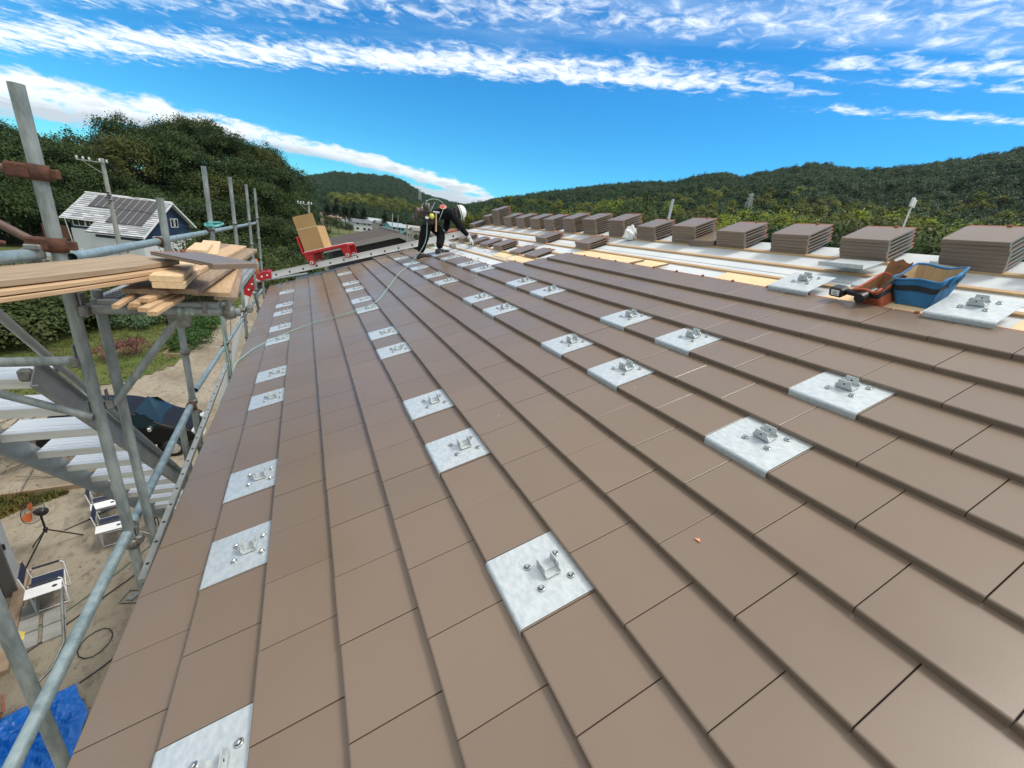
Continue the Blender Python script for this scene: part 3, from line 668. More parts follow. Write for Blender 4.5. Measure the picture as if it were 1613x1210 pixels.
rod('scaffold_post', (-.36, .70, G), (-.36, .70, 1.24), MT['pipe'], 'dark scaffold post crossing under the low rail beside the blue tarp', 'scaffold post', PR, 'scaffold posts beside the eave')
mb = MB(); mb.path([(-.36, .72, -.30), (-.33, .78, -.29), (-.31, .86, -.24), (-.325, .95, -.12), (-.33, .99, -.06)], .006, 8); tag(rebase(mb.build('bent_bar', MT['clamp']), (-.36, .72, -.3)), 'thin bent steel bar beside the low rail near the blue tarp', 'steel bar')
rod('scaffold_post', (-.30, 2.95, G), (-.30, 2.95, -.22), MT['pipe'], 'short dark scaffold post at the foot of the stair stringer', 'scaffold post', PR, 'scaffold posts beside the eave')
# perforated beam just outside the eave
t = thing('perforated_beam', (-.12, 1.2, -.2), 'perforated grey scaffold beam running just below the tile edge', 'scaffold beam')
mb = MB(); a, b_ = Vector((-.115, 1.15, -.24)), Vector((-.125, 4.2, -.075)); d = (b_ - a).normalized(); w = d.cross(Vector((0, 0, 1))).normalized(); R = Matrix((d, w, w.cross(d) * -1)).transposed()
mb.box((a + b_) / 2, ((b_ - a).length, .036, .03), R, bev=.003)
for i in range(18):
    p = a + d * (.1 + i * .165); mb.tube(p + Vector((0, 0, .0152)), p + Vector((0, 0, .0165)), .009, 8, mi=1)
mb.build('beam', [MT['alu_dark'], MT['black']], t)
# far scaffold pipes
for (a, b_, l_) in (((XS - .02, 9.1, .10), (.75, 10.9, .10), 'far grey ledger pipe below the red hoist bend'), ((3.6, 12.5, 1.55), (3.6, 12.5, -3), 'grey post standing before the dark gable beyond the roof'),
                    ((1.2, 10.9, G), (1.2, 10.9, .32), 'grey post rising under the white hoist rail'), ((-.20, 8.3, .02), (-.10, 9.6, -1.6), 'thin far diagonal brace below the hoist bend')):
    rod('scaffold_pipe', a, b_, MT['pipe'], l_, 'scaffold pipe')
rod('scaffold_pipe', (3.0, 12.5, .48), (5.3, 12.0, .42), MT['pipe'], 'far level pipe crossing below the dark gable', 'scaffold pipe')
rod('scaffold_pipe', (6.85, 5.1, 1.0), (6.85, 5.1, 2.62), MT['alu_dark'], 'grey pole rising behind the ridge between two tile stacks', 'scaffold pipe', .026)

# ------------------------------------------------------------------ aluminium stair
st = thing('scaffold_stair', (-.7, 1.5, -1.5), 'aluminium scaffold stair with ribbed treads going down beside the eave', 'stair')
XR, XL, st0y, st0z, stp = -.45, -.92, 1.53, .76, .265
nst = 11
for i in range(nst):
    y, z = st0y + i * stp, st0z - i * stp; mb = MB()
    mb.box(((XR + XL) / 2, y + .105, z - .018), (XR - XL, .21, .036), bev=.003)
    for k in range(5): mb.box(((XR + XL) / 2, y + .018 + k * .043, z + .001), (XR - XL - .006, .036, .006), bev=.0015)
    mb.box(((XR + XL) / 2, y + .004, z - .02), (XR - XL, .012, .052), bev=.002)
    mb.build('tread', MT['alu'], st)
for x in (XR + .018, XL - .018):
    mb = MB(); a = Vector((x, st0y - .06, st0z + .05)); b_ = Vector((x, st0y + nst * stp + .1, st0z - nst * stp - .12)); d = (b_ - a).normalized(); w = Vector((1, 0, 0)); u = d.cross(w)
    R = Matrix((d, w, u)).transposed(); Ln = (b_ - a).length
    mb.box((a + b_) / 2, (Ln, .006, .13), R); 
    for s_ in (-1, 1): mb.box((a + b_) / 2 + u * s_ * .062 + w * (.012 if x > -.6 else -.012), (Ln, .026, .007), R)
    mb.build('stringer', MT['alu_dark'], st)
mb = MB(); mb.tube((XR + .02, 1.20, 1.28), (XR + .02, 4.3, -1.95), .019, 12); mb.build('handrail', MT['alu_dark'], st)
mb = MB(); mb.box((XR - .01, st0y - .05, st0z + .04), (.05, .04, .06), bev=.01); mb.build('hook_bracket', MT['clamp'], st)

# ------------------------------------------------------------------ ground, hills
def pol(az, d): return (CAMP.x + d * math.sin(rad(az)), CAMP.y + d * math.cos(rad(az)))
def interp(x, pts):
    if x <= pts[0][0]: return pts[0][1]
    for (a, b), (c, d) in zip(pts, pts[1:]):
        if x <= c:
            t = (x - a) / (c - a); t = t * t * (3 - 2 * t) if False else t
            return b + (d - b) * t
    return pts[-1][1]
def gz(x, y):
    d = math.hypot(x - CAMP.x, y - CAMP.y)
    return G - max(0, min(1.6, (d - 30) * .03)) if x < 10 else G - max(0, min(1.0, (d - 40) * .01))
m, nt, b = new_mat('sandy_ground'); n, l = nt.nodes, nt.links
tcn = n.new('ShaderNodeTexCoord')
def gt(sc, det, v=None, ro=.6):
    t = n.new('ShaderNodeTexNoise'); t.inputs['Scale'].default_value = sc; t.inputs['Detail'].default_value = det; t.inputs['Roughness'].default_value = ro; l.new(v or tcn.outputs['Object'], t.inputs['Vector']); return t.outputs['Fac']
def gr(x, a, c):
    r = n.new('ShaderNodeMapRange'); r.inputs[1].default_value = a; r.inputs[2].default_value = c; l.new(x, r.inputs[0]); return r.outputs[0]
def gm(f, a, c):
    x = n.new('ShaderNodeMixRGB'); l.new(f, x.inputs[0])
    for i, q in ((1, a), (2, c)):
        if isinstance(q, tuple): x.inputs[i].default_value = (*q, 1)
        else: l.new(q, x.inputs[i])
    return x.outputs[0]
mp = n.new('ShaderNodeMapping'); mp.inputs['Scale'].default_value = (1, .55, 1); mp.inputs['Rotation'].default_value = (0, 0, .5); l.new(tcn.outputs['Object'], mp.inputs[0])
c = gm(gr(gt(1.1, 7, mp.outputs[0]), .42, .66), (.30, .26, .195), (.19, .155, .11))
c = gm(gr(gt(6, 6, mp.outputs[0], .7), .5, .72), c, (.13, .105, .075))
c = gm(gr(gt(60, 3), .5, .8), c, (.36, .33, .26))
spx = n.new('ShaderNodeSeparateXYZ'); l.new(tcn.outputs['Object'], spx.inputs[0])
ln = n.new('ShaderNodeVectorMath'); ln.operation = 'LENGTH'; l.new(tcn.outputs['Object'], ln.inputs[0])
ad = n.new('ShaderNodeMath'); ad.operation = 'MULTIPLY_ADD'; l.new(gt(.12, 4), ad.inputs[0]); ad.inputs[1].default_value = 18; l.new(ln.outputs['Value'], ad.inputs[2])
c = gm(gr(ad.outputs[0], 54, 60), c, gm(gr(gt(.09, 5), .42, .6), (.07, .095, .025), (.12, .125, .045)))
l.new(c, b.inputs['Base Color']); b.inputs['Roughness'].default_value = .95; b.inputs['Specular IOR Level'].default_value = .2
bpn = n.new('ShaderNodeBump'); bpn.inputs['Strength'].default_value = .55; bpn.inputs['Distance'].default_value = .05; l.new(gt(9, 6), bpn.inputs['Height']); l.new(bpn.outputs[0], b.inputs['Normal'])
MT['ground'] = m
rr = [0, 4, 8, 12, 16, 20, 25, 30, 36, 44, 55, 70, 90, 120, 170, 250, 400, 700, 1300, 2600, 5000]; na = 72
V = [(CAMP.x, CAMP.y, G)]; F3 = []
for r in rr[1:]:
    for i in range(na):
        x, y = CAMP.x + r * math.sin(2 * math.pi * i / na), CAMP.y + r * math.cos(2 * math.pi * i / na); V.append((x, y, gz(x, y)))
mb = MB(); F3 = [(0, 1 + (i + 1) % na, 1 + i) for i in range(na)]
for k in range(len(rr) - 2):
    o = 1 + k * na; F3 += [(o + i, o + (i + 1) % na, o + na + (i + 1) % na, o + na + i) for i in range(na)]
mb.add(V, F3, 0, True); tag(mb.build('ground', MT['ground']), kind='structure')
MT['lawn'] = mat('lawn_soil', (.075, .11, .026), .95, 0, col2=(.12, .115, .042), vscale=.9, bump=.5, bscale=20, spec=.2)
lawn_edge = [(-16, 16.5), (-12, 17.2), (-9.2, 17.9), (-7.7, 18.5), (-6.9, 19.6), (-6, 20.2), (-5.0, 22.4), (-5.2, 25.5), (-4.4, 28.7), (-4.2, 36.6), (-4.2, 46), (-30, 46), (-30, 17)]
def jag(poly, step=.5, amp=.12):
    out = []
    for (a, b_), (c_, d_) in zip(poly, poly[1:] + poly[:1]):
        k = max(1, int(math.hypot(c_ - a, d_ - b_) / step))
        for i in range(k): out.append((a + (c_ - a) * i / k + rnd.uniform(-amp, amp), b_ + (d_ - b_) * i / k + rnd.uniform(-amp, amp)))
    return out
def inside(poly, x, y):
    ins = False
    for (x1, y1), (x2, y2) in zip(poly, poly[1:] + poly[:1]):
        if (y1 > y) != (y2 > y) and x < (x2 - x1) * (y - y1) / (y2 - y1) + x1: ins = not ins
    return ins
def sheet(name, poly, z, mt_, kind='structure', cell=None):
    xs, ys = [p[0] for p in poly], [p[1] for p in poly]; w, hgt = max(xs) - min(xs), max(ys) - min(ys); c_ = cell or max(.12, max(w, hgt) / 110)
    nx, ny = int(w / c_) + 1, int(hgt / c_) + 1; idx = {}; Vv = []; Ff = []
    def vid(i, j):
        if (i, j) not in idx: x, y = min(xs) + i * c_, min(ys) + j * c_; idx[(i, j)] = len(Vv); Vv.append((x, y, gz(x, y) + z))
        return idx[(i, j)]
    for i in range(nx):
        for j in range(ny):
            if inside(poly, min(xs) + (i + .5) * c_, min(ys) + (j + .5) * c_): Ff.append((vid(i, j), vid(i + 1, j), vid(i + 1, j + 1), vid(i, j + 1)))
    return tag(link(name, np_mesh(name, Vv, Ff, mt_, True)), kind=kind)
sheet('lawn', jag(lawn_edge), .03, MT['lawn'])
sheet('grass_verge', jag([(-7.2, 9.2), (-6.3, 10.7), (-5.1, 11.7), (-6.6, 11.9), (-9, 11.5), (-9, 9)], .25, .07), .015, MT['lawn'])
sheet('road', [(-60, 66), (-30, 67.5), (-26, 71), (-27, 76), (-34, 80), (-60, 82)], .02, mat('asphalt', (.11, .11, .115), .9, var=.2, vscale=1))
sheet('meadow', jag([(2, 92), (3.5, 70), (13, 66), (18, 96), (8, 130)], 4, .7), .05, mat('meadow_grass', (.17, .20, .045), .95, col2=(.10, .13, .03), vscale=.3, bump=.4, bscale=3))

# leaf clouds as real leaf-sized faces
def leaves(nc, per, rx_, ry_, rz_, size, cl, seed, flat=0.0, shell=.55, zlift=0.0, lump=.25, taper=0.0):
    """(V,F): nc clumps of `per` quads spread through an uneven ellipsoid"""
    g = np.random.default_rng(seed)
    d = g.normal(size=(nc, 3)); d /= np.linalg.norm(d, axis=1)[:, None]; d[:, 2] = np.where(d[:, 2] < -.45, -d[:, 2], d[:, 2])
    r = shell + (1 - shell) * g.random(nc) ** .6
    lob = 1 + lump * np.sin(d[:, 0] * 5 + seed) * np.cos(d[:, 1] * 4 + seed * 2) + lump * .6 * g.normal(size=nc)
    c = d * (r * lob)[:, None]
    if taper: c[:, :2] *= (1 - taper * np.clip(c[:, 2:3] * .5 + .5, 0, 1))
    c *= np.array([rx_, ry_, rz_]); c[:, 2] += zlift
    p = np.repeat(c, per, 0) + g.normal(size=(nc * per, 3)) * np.repeat(cl * (.6 + .7 * g.random(nc)), per)[:, None] * np.array([1, 1, .72])
    k = len(p); a = g.normal(size=(k, 3)); a[:, 2] *= (1 - flat); a /= np.linalg.norm(a, axis=1)[:, None]
    out = p - np.repeat(c * .55, per, 0); out /= np.linalg.norm(out, axis=1)[:, None] + 1e-6
    nrm = out * .9 + g.normal(size=(k, 3)) * .75 + np.array([0, 0, .35]); nrm /= np.linalg.norm(nrm, axis=1)[:, None]
    a = np.cross(nrm, a); a /= np.linalg.norm(a, axis=1)[:, None] + 1e-6; b2 = np.cross(nrm, a)
    s = size * (.6 + .8 * g.random(k))[:, None]
    V = np.stack([p - a * s, p - b2 * s * .55, p + a * s, p + b2 * s * .55], 1).reshape(-1, 3)
    cn = out + .30 * nrm + np.array([0, 0, .15]); LEAFN.append(np.repeat(cn / np.linalg.norm(cn, axis=1)[:, None], 4, 0))
    return V, np.arange(k * 4).reshape(-1, 4)
LEAFN = []
def leaf_mesh(name, V, F, mt_):
    """leaf faces shaded by the roundness of the clump they sit in"""
    me = np_mesh(name, V, F, mt_, True); me.normals_split_custom_set_from_vertices(LEAFN.pop().tolist()); return me
LM = {'oak': leaf_mat('oak_leaves', (.026, .054, .014), (.054, .084, .020), .35),
      'oak2': leaf_mat('yellow_green_leaves', (.060, .086, .018), (.10, .108, .028), .35),
      'bamboo': leaf_mat('bamboo_leaves', (.19, .27, .030), (.29, .32, .05), .5, .45),
      'cedar': leaf_mat('cedar_needles', (.012, .030, .012), (.028, .048, .016), .3),
      'far': leaf_mat('mountain_foliage', (.022, .056, .018), (.044, .084, .022), .22, .25, .32),
      'farb': leaf_mat('bamboo_grove_foliage', (.13, .165, .026), (.19, .20, .035), .22, .25, .45),
      'hedge': leaf_mat('hedge_leaves', (.040, .066, .016), (.085, .11, .028), .9, .3),
      'veg': leaf_mat('vegetable_leaves', (.035, .095, .018), (.06, .13, .03), 1.5, .3),
      'pale': leaf_mat('pale_herb_leaves', (.08, .15, .07), (.11, .17, .09), 2, .3),
      'pink': leaf_mat('pink_flowers', (.26, .085, .11), (.17, .10, .05), 5, .3),
      'grass': leaf_mat('grass_blades', (.07, .12, .022), (.14, .14, .04), .8, .3)}
bark = mat('grey_brown_bark', (.075, .058, .042), .9, var=.4, vscale=6, bump=.5, bscale=20)
def trunk_mesh(h, r, seed, limbs=6, bend=.3, hollow_top=.72):
    g = random.Random(seed); mb = MB(); pts = []; rs = []
    bx, by = g.uniform(-bend, bend), g.uniform(-bend, bend)
    for i in range(7):
        t = i / 6; pts.append((bx * t * t, by * t * t, h * t)); rs.append(r * (1 - .8 * t) + .01)
    mb.path(pts, rs, 8)
    for k in range(limbs):
        t = g.uniform(.35, .85); a = g.uniform(0, 6.28); L = h * .33 * g.uniform(.6, 1.1); p = Vector((bx * t * t, by * t * t, h * t)); d = Vector((math.cos(a), math.sin(a), g.uniform(.5, 1.1))).normalized()
        mb.path([p, p + d * L * .5, p + d * L + Vector((0, 0, .1 * L))], [r * .4, r * .28, r * .1], 6)
    o = mb.build('trunk', bark); me = o.data; bpy.data.objects.remove(o); return me
VAR = {}
def variant(key, leafmat, h, crown, zc, nc, per, size, cl, seed, tr=.22, **k):
    V, F = leaves(nc, per, *crown, size, cl, seed, zlift=zc, **k)
    VAR[key] = (leaf_mesh('crown', V, F, LM[leafmat]), trunk_mesh(h, tr, seed))
for i in range(4): variant(f'oak{i}', 'oak' if i < 3 else 'oak2', 7.0, (3.9, 3.9, 3.5), 5.6, 84, 84, .175, .66, 20 + i, shell=.7, lump=.18)
for i in range(3): variant(f'bamboo{i}', 'bamboo', 10.5, (1.7, 1.7, 4.6), 7.6, 46, 84, .17, .50, 40 + i, .07, taper=.55, shell=.3)
for i in range(2): variant(f'cedar{i}', 'cedar', 11, (2.3, 2.3, 5.0), 7.4, 60, 36, .24, .42, 50 + i, .2, taper=.75, shell=.35)
def tree(key, name, x, y, z, s, lab, group, cat='tree', sz=None):
    t = thing(name, (x, y, z), lab, cat, group); cm, tm = VAR[key]
    link('trunk', tm, parent=t); link('crown', cm, parent=t)
    t.scale = (s, s, sz or s); t.rotation_euler = (0, 0, rnd.uniform(0, 6.28)); return t
MT['forest_floor'] = mat('forest_floor', (.035, .042, .016), .95, var=.5, vscale=.6, bump=.5, bscale=4)
# wooded hill behind the blue house
HP = [(-60, 1.5), (-40, 2.5), (-24, 2.9), (-22, 3.1), (-19.5, 2.2), (-17.2, 2.9), (-16, 4.1), (-14.6, 4.5), (-12, 5.3), (-9.7, 6.1), (-7.1, 6.2), (-4.4, 5.4), (-2.1, 3.9), (-.3, 2.3), (1.0, 1.2), (2.2, -1.2), (4, -3)]
def hill_z(az, d):
    top = CAMP.z + 122 * math.tan(rad(interp(az, HP))) - 5.9
    t = max(0, min(1, (d - 86) / 34)); t2 = 1 if d <= 120 else max(.0, 1 - (d - 120) / 80)
    return gz(0, 80) - .4 + max(0, top - gz(0, 80)) * (t * t * (3 - 2 * t)) * t2
def polar_hill(name, azs, ds, zf, mt_, kind='structure', jit=0.0):
    V = []; F = []; nD = len(ds)
    for a in azs:
        for d in ds:
            x, y = pol(a, d); V.append((x, y, zf(a, d)))
    for i in range(len(azs) - 1):
        for j in range(nD - 1): F.append((i * nD + j, (i + 1) * nD + j, (i + 1) * nD + j + 1, i * nD + j + 1))
    o = link(name, np_mesh(name, V, F, mt_, True)); return tag(o, kind=kind)
polar_hill('hill', [a * 1.5 for a in range(-44, 4)], [80, 86, 92, 98, 104, 110, 116, 122, 135, 160, 200], hill_z, MT['forest_floor'])
hr = random.Random(5); hill_trees = []
for ri, d in enumerate((87, 92, 98, 104, 110, 116, 121, 126)):
    a = -33 + (ri % 2) * 1.1
    while a < 2.6 - ri * .22:
        aa = a + hr.uniform(-.6, .6); dd = d + hr.uniform(-2, 2); x, y = pol(aa, dd)
        s = hr.uniform(.82, 1.12) * (.94 if ri < 6 else 1.0); z = hill_z(aa, dd) - 1.6
        if aa > .2: s *= .7
        hill_trees.append((aa, dd, x, y, z, s)); a += 2.7 + hr.uniform(-.3, .5)
LABT = ['broad dark evergreen tree on the wooded hill at the left', 'loose olive crowned tree on the wooded hill at the left']
for i, (aa, dd, x, y, z, s) in enumerate(hill_trees):
    k = hr.choice([0, 0, 1, 1, 2, 2, 3]) if dd > 90 else hr.choice([0, 1, 2])
    tree(f'oak{k}', 'broadleaf_tree', x, y, z, s, LABT[1 if k == 3 else 0], 'olive crowned trees on the wooded hill' if k == 3 else 'dark trees on the wooded hill', sz=s * hr.uniform(.95, 1.15))
# far mountains with their forest
def forest_on(o, crown_obj, dens, s0, s1, seed):
    """leafy crowns scattered over a slope: a wood too far to count"""
    md = o.modifiers.new('forest', 'NODES'); ng = bpy.data.node_groups.new('forest', 'GeometryNodeTree'); md.node_group = ng
    ng.interface.new_socket('Geometry', in_out='INPUT', socket_type='NodeSocketGeometry'); ng.interface.new_socket('Geometry', in_out='OUTPUT', socket_type='NodeSocketGeometry')
    A = ng.nodes.new; gi, go = A('NodeGroupInput'), A('NodeGroupOutput')
    dp = A('GeometryNodeDistributePointsOnFaces'); dp.inputs['Density'].default_value = dens; dp.inputs['Seed'].default_value = seed
    oi = A('GeometryNodeObjectInfo'); oi.inputs['Object'].default_value = crown_obj; oi.transform_space = 'ORIGINAL'
    ip = A('GeometryNodeInstanceOnPoints'); rv = A('FunctionNodeRandomValue'); rv.data_type = 'FLOAT'; rv.inputs[2].default_value = s0; rv.inputs[3].default_value = s1
    rr_ = A('FunctionNodeRandomValue'); rr_.data_type = 'FLOAT_VECTOR'; rr_.inputs[0].default_value = (0, 0, 0); rr_.inputs[1].default_value = (.25, .25, 6.28)
    L = ng.links.new; L(gi.outputs[0], dp.inputs['Mesh']); L(dp.outputs['Points'], ip.inputs['Points']); L(oi.outputs['Geometry'], ip.inputs['Instance'])
    L(rv.outputs[1], ip.inputs['Scale']); L(rr_.outputs[0], ip.inputs['Rotation']); L(ip.outputs[0], go.inputs[0])
def nz2d(x, y, s): return mnoise.noise(Vector((x * s, y * s, 3.3)))
RPF = [(8, .2), (12, .8), (16.5, 1.5), (20.8, 2.7), (24.4, 3.8), (29.9, 5.15), (36.9, 6.7), (40, 7.2), (42.8, 7.5), (44.3, 7.55), (46.5, 8.3), (48.8, 9.0), (50.2, 8.9), (51.6, 8.5), (53.3, 9.15), (55.7, 9.6), (57.6, 10.05), (58.9, 10.1), (60, 9.9), (61.0, 9.6), (64.2, 9.75), (66.4, 10.1), (68.5, 10.4), (70.0, 10.75), (72.5, 11.25), (80, 11.8), (92, 11)]
def rm_z(az, d):
    d0, d1 = interp(az, [(8, 345), (16, 335), (22, 190)]), 620; top = CAMP.z + d1 * math.tan(rad(interp(az, RPF))) - 4
    t = max(0, min(1, (d - d0) / (d1 - d0))); x, y = pol(az, d)
    rid = (nz2d(x, y, .011) * 12 + nz2d(x, y, .03) * 5) * min(1, t * 3) * max(0, 1 - t) * 1.5 * min(1, max(0, top) / 40)
    z = -7.5 + (top + 7.5) * (t ** .86) + rid
    return z if d <= d1 else top - (d - d1) * .35
RAZ = [8 + .75 * i for i in range(112)]; RDS = [190, 215, 240, 270, 300, 330, 365, 400, 440, 480, 520, 560, 595, 620, 660, 760]
RA1, RA2 = [a for a in RAZ if a <= 20.1], [a for a in RAZ if a >= 20]
polar_hill('mountain', RA2, RDS, rm_z, MT['forest_floor']); polar_hill('mountain', RA1, [330, 345] + RDS[6:], rm_z, MT['forest_floor'])
LPF = [(-14, .5), (-6, 1.2), (-2.2, 2.2), (0.4, 3.05), (1.7, 3.35), (3.5, 4.0), (5.8, 4.2), (8.7, 4.4), (10.5, 4.45), (11.4, 4.1), (12.4, 3.65), (14.0, 2.95), (15.6, 2.75), (18.0, 2.5), (21.3, 2.2), (27, 1.2), (34, .3)]
def lm_z(az, d):
    d0, d1 = 560, 1150; top = CAMP.z + d1 * math.tan(rad(interp(az, LPF))) - 5
    t = max(0, min(1, (d - d0) / (d1 - d0))); x, y = pol(az, d)
    rid = (nz2d(x, y, .006) * 16 + nz2d(x, y, .018) * 6) * min(1, t * 3) * max(0, 1 - t) * 1.5
    z = -7 + (top + 7) * t ** .9 + rid
    return z if d <= d1 else top - (d - d1) * .3
polar_hill('mountain', [-14 + .8 * i for i in range(61)], [560, 620, 690, 760, 830, 900, 980, 1060, 1150, 1250, 1400], lm_z, MT['forest_floor'])
FPF = [(-6, .8), (0, 1.6), (1.6, 1.75), (4.4, 1.8), (7, 2.1), (8.7, 2.2), (11.7, 2.05), (14, 1.7), (16.5, 1.6), (19, 1.9), (21.3, 2.0), (26, 1.6), (32, 1.0)]
def fm_z(az, d):
    d0, d1 = 330, 520; top = CAMP.z + d1 * math.tan(rad(interp(az, FPF))) - 6
    t = max(0, min(1, (d - d0) / (d1 - d0))); x, y = pol(az, d)
    z = -7 + (top + 7) * t + nz2d(x, y, .02) * 5 * min(1, t * 3) * (1 - t)
    return z if d <= d1 else top - (d - d1) * .4
polar_hill('foothill', [-6 + 1.0 * i for i in range(39)], [330, 355, 380, 410, 440, 470, 500, 520, 550, 600], fm_z, MT['forest_floor'])
V_, F_ = leaves(44, 60, 4.3, 4.3, 3.6, .32, .85, 77, zlift=3.2, shell=.7); FARM = leaf_mesh('forest_crown', V_, F_, LM['far'])
V_, F_ = leaves(40, 52, 2.6, 2.6, 4.2, .29, .8, 78, zlift=4.4, taper=.5); FARB = leaf_mesh('forest_crown', V_, F_, LM['farb'])

# ------------------------------------------------------------------ trees beyond the ridge, and the mountain woods
BELT = [(18, 2.0), (21.3, 2.0), (27.0, 2.75), (33, 4.0), (35.0, 4.5), (40.3, 5.5), (44.8, 5.6), (50.1, 4.8), (54.5, 5.5), (58.2, 5.4), (62.0, 5.9), (65.4, 6.3), (70.3, 5.7), (74.7, 5.7), (80, 5.8), (86, 5.5)]
tr_ = random.Random(21)
src = {}
for ri, (d, kinds, drop) in enumerate(((150, ['oak0', 'bamboo1', 'bamboo0', 'oak3'], 0.0), (118, ['bamboo1', 'oak1', 'bamboo2', 'oak3', 'bamboo0'], .4), (92, ['oak2', 'bamboo0', 'bamboo1', 'oak3'], 1.0))):
    a = 19.5 if ri == 0 else 31 + ri
    while a < 84:
        k = tr_.choice(kinds); aa = a + tr_.uniform(-.5, .5); dd = d + tr_.uniform(-8, 8); x, y = pol(aa, dd)
        top = CAMP.z + dd * math.tan(rad(interp(aa, BELT) - drop + tr_.uniform(-.35, .3))); z = gz(x, y) - .2; H = top - z
        h0 = {'o': 9.6, 'b': 12.4, 'c': 12.6}[k[0]]; s = max(.5, H / h0)
        if k[0] == 'b': lab, gp, nm = 'feathery yellow green bamboo rising behind the tile stacks', 'bamboo behind the ridge', 'bamboo_clump'
        else: lab, gp, nm = 'round dark broadleaf tree behind the tile stacks on the ridge', 'dark trees behind the ridge', 'broadleaf_tree'
        if k == 'oak3': lab, gp = 'olive broadleaf tree behind the tile stacks on the ridge', 'olive trees behind the ridge'
        w = s * (1.0 if k[0] == 'o' else 1.25)
        t = tree(k, nm, x, y, z, w, lab, gp, sz=s); src[k] = t
        a += (5.2 if k[0] == 'o' else 3.2) * 57.3 / dd * .9 * s * tr_.uniform(.8, 1.15)
# single far crowns on the slope; the mountain wood repeats them
def far_tree(me, az, d, zf, nm, lab):
    x, y = pol(az, d); t = thing(nm, (x, y, zf(az, d) - .3), lab, 'tree'); c = link('crown', me, parent=t); link('trunk', VAR['oak0'][1], parent=t); return c
c1 = far_tree(FARM, 40, 619, rm_z, 'broadleaf_tree', 'small dark tree standing on the crest of the right mountain')
c2 = far_tree(FARB, 9, 500, fm_z, 'bamboo_clump', 'single bamboo crown on the top of the yellow green foothill')
c3 = far_tree(FARM, 6, 1148, lm_z, 'broadleaf_tree', 'small dark tree on the flat crest of the far left mountain')
def wood(name, azs, ds, zf, crown, dens, s0, s1, seed):
    o = polar_hill(name, azs, ds, zf, MT['forest_floor'], 'stuff'); forest_on(o, crown, dens, s0, s1, seed); return o
wood('mountain_forest', RA2, RDS[:14] + [640], rm_z, c1, .021, .75, 1.35, 3)
wood('mountain_forest', RA1, [345] + RDS[6:14] + [640], rm_z, c1, .021, .75, 1.35, 4)
wood('mountain_bamboo', RAZ[18:], [230, 260, 290, 320, 350], rm_z, c2, .012, .8, 1.3, 8)
wood('mountain_forest', [-14 + .8 * i for i in range(61)], [600, 690, 780, 880, 980, 1060, 1150, 1180], lm_z, c3, .011, 1.0, 1.7, 5)
wood('foothill_bamboo', [3 + 1.0 * i for i in range(12)], [400, 430, 460, 490], fm_z, c2, .018, .8, 1.4, 6)
wood('foothill_bamboo', [16 + 1.0 * i for i in range(16)], [350, 390, 430, 470], fm_z, c2, .020, .8, 1.4, 7)
wood('foothill_forest', [-2 + 1.0 * i for i in range(34)], [330, 350, 380, 410, 440, 470, 500, 520, 535], fm_z, c1, .017, .7, 1.2, 9)
# cedars and garden trees round the far houses
for (a, d, h, k) in ((2.6, 250, 13, 'cedar0'), (3.6, 262, 14, 'cedar1'), (4.6, 255, 13, 'cedar0'), (5.6, 262, 14, 'cedar1'), (6.7, 258, 13, 'cedar0'), (9.2, 262, 12, 'cedar1'), (10.5, 255, 11, 'cedar0')):
    x, y = pol(a, d); s = h / 12.6; tree(k, 'cedar_tree', x, y, gz(x, y), s * 1.3, 'dark pointed cedar behind the far houses', 'cedars behind the far houses', sz=s)
for i, (a, d, h, k) in enumerate(((2.9, 205, 6.5, 'oak3'), (3.8, 200, 5.5, 'oak1'), (5.0, 198, 4.5, 'oak0'), (9.6, 205, 3.4, 'oak2'), (11.8, 200, 3.6, 'oak0'), (13.2, 190, 3.6, 'oak1'), (14.8, 180, 4.0, 'oak0'), (16.6, 185, 5, 'oak3'), (18.0, 170, 5.5, 'oak1'), (12.6, 330, 9, 'oak2'), (15.5, 310, 9, 'oak1'), (18, 330, 10, 'oak3'), (20.5, 300, 10, 'oak1'))):
    x, y = pol(a, d); s = h / 9.6; tree(k, 'broadleaf_tree', x, y, gz(x, y), s, 'low garden tree among the far houses in the valley', 'garden trees among the far houses')
# hedge bank, bushes, garden plants near the scaffold
for i in range(3):
    V_, F_ = leaves(46, 62, 1.6, 1.5, 1.25, .085, .30, 90 + i, zlift=.9, shell=.4); VAR[f'bush{i}'] = leaf_mesh('foliage', V_, F_, LM['hedge'])
stem_me = trunk_mesh(1.1, .05, 4, 5, .2)
def bush(x, y, s, lab, group, me, sz=None, nm='hedge_bush', cat='bush'):
    t = thing(nm, (x, y, gz(x, y)), lab, cat, group); link('foliage', me, parent=t); link('stem', stem_me, parent=t); t.scale = (s, s, sz or s); t.rotation_euler = (0, 0, rnd.uniform(0, 6.28)); return t
hb = random.Random(3)
for row, off in ((0, 0), (1, 2.1), (2, 4.4)):
    for i in range(9):
        t = i / 8; x = -12.9 + t * 6.6 - off * .8; y = 22.6 + t * 14.2 + off * .7
        bush(x + hb.uniform(-.4, .4), y + hb.uniform(-.4, .4), 1.0 + .12 * row + hb.uniform(-.1, .15), 'big leafy green bush in the overgrown hedge bank behind the stair', 'bushes of the overgrown hedge bank', VAR[f'bush{hb.randrange(3)}'], sz=.95 + .16 * row)
for i, (x, y, s) in enumerate(((-5.5, 46, 2.1), (-3.2, 49, 1.9), (-1.5, 45, 1.7), (-7.5, 52, 2.3), (.6, 52, 1.8), (-4.6, 57, 2.4), (-1.6, 60, 2.2), (-9.5, 58, 2.6), (2.4, 62, 1.9), (-7, 66, 2.8))):
    bush(x, y, s * .72, 'dark garden bush between the scaffold and the wooded hill', 'garden bushes before the wooded hill', VAR[f'bush{i % 3}'])
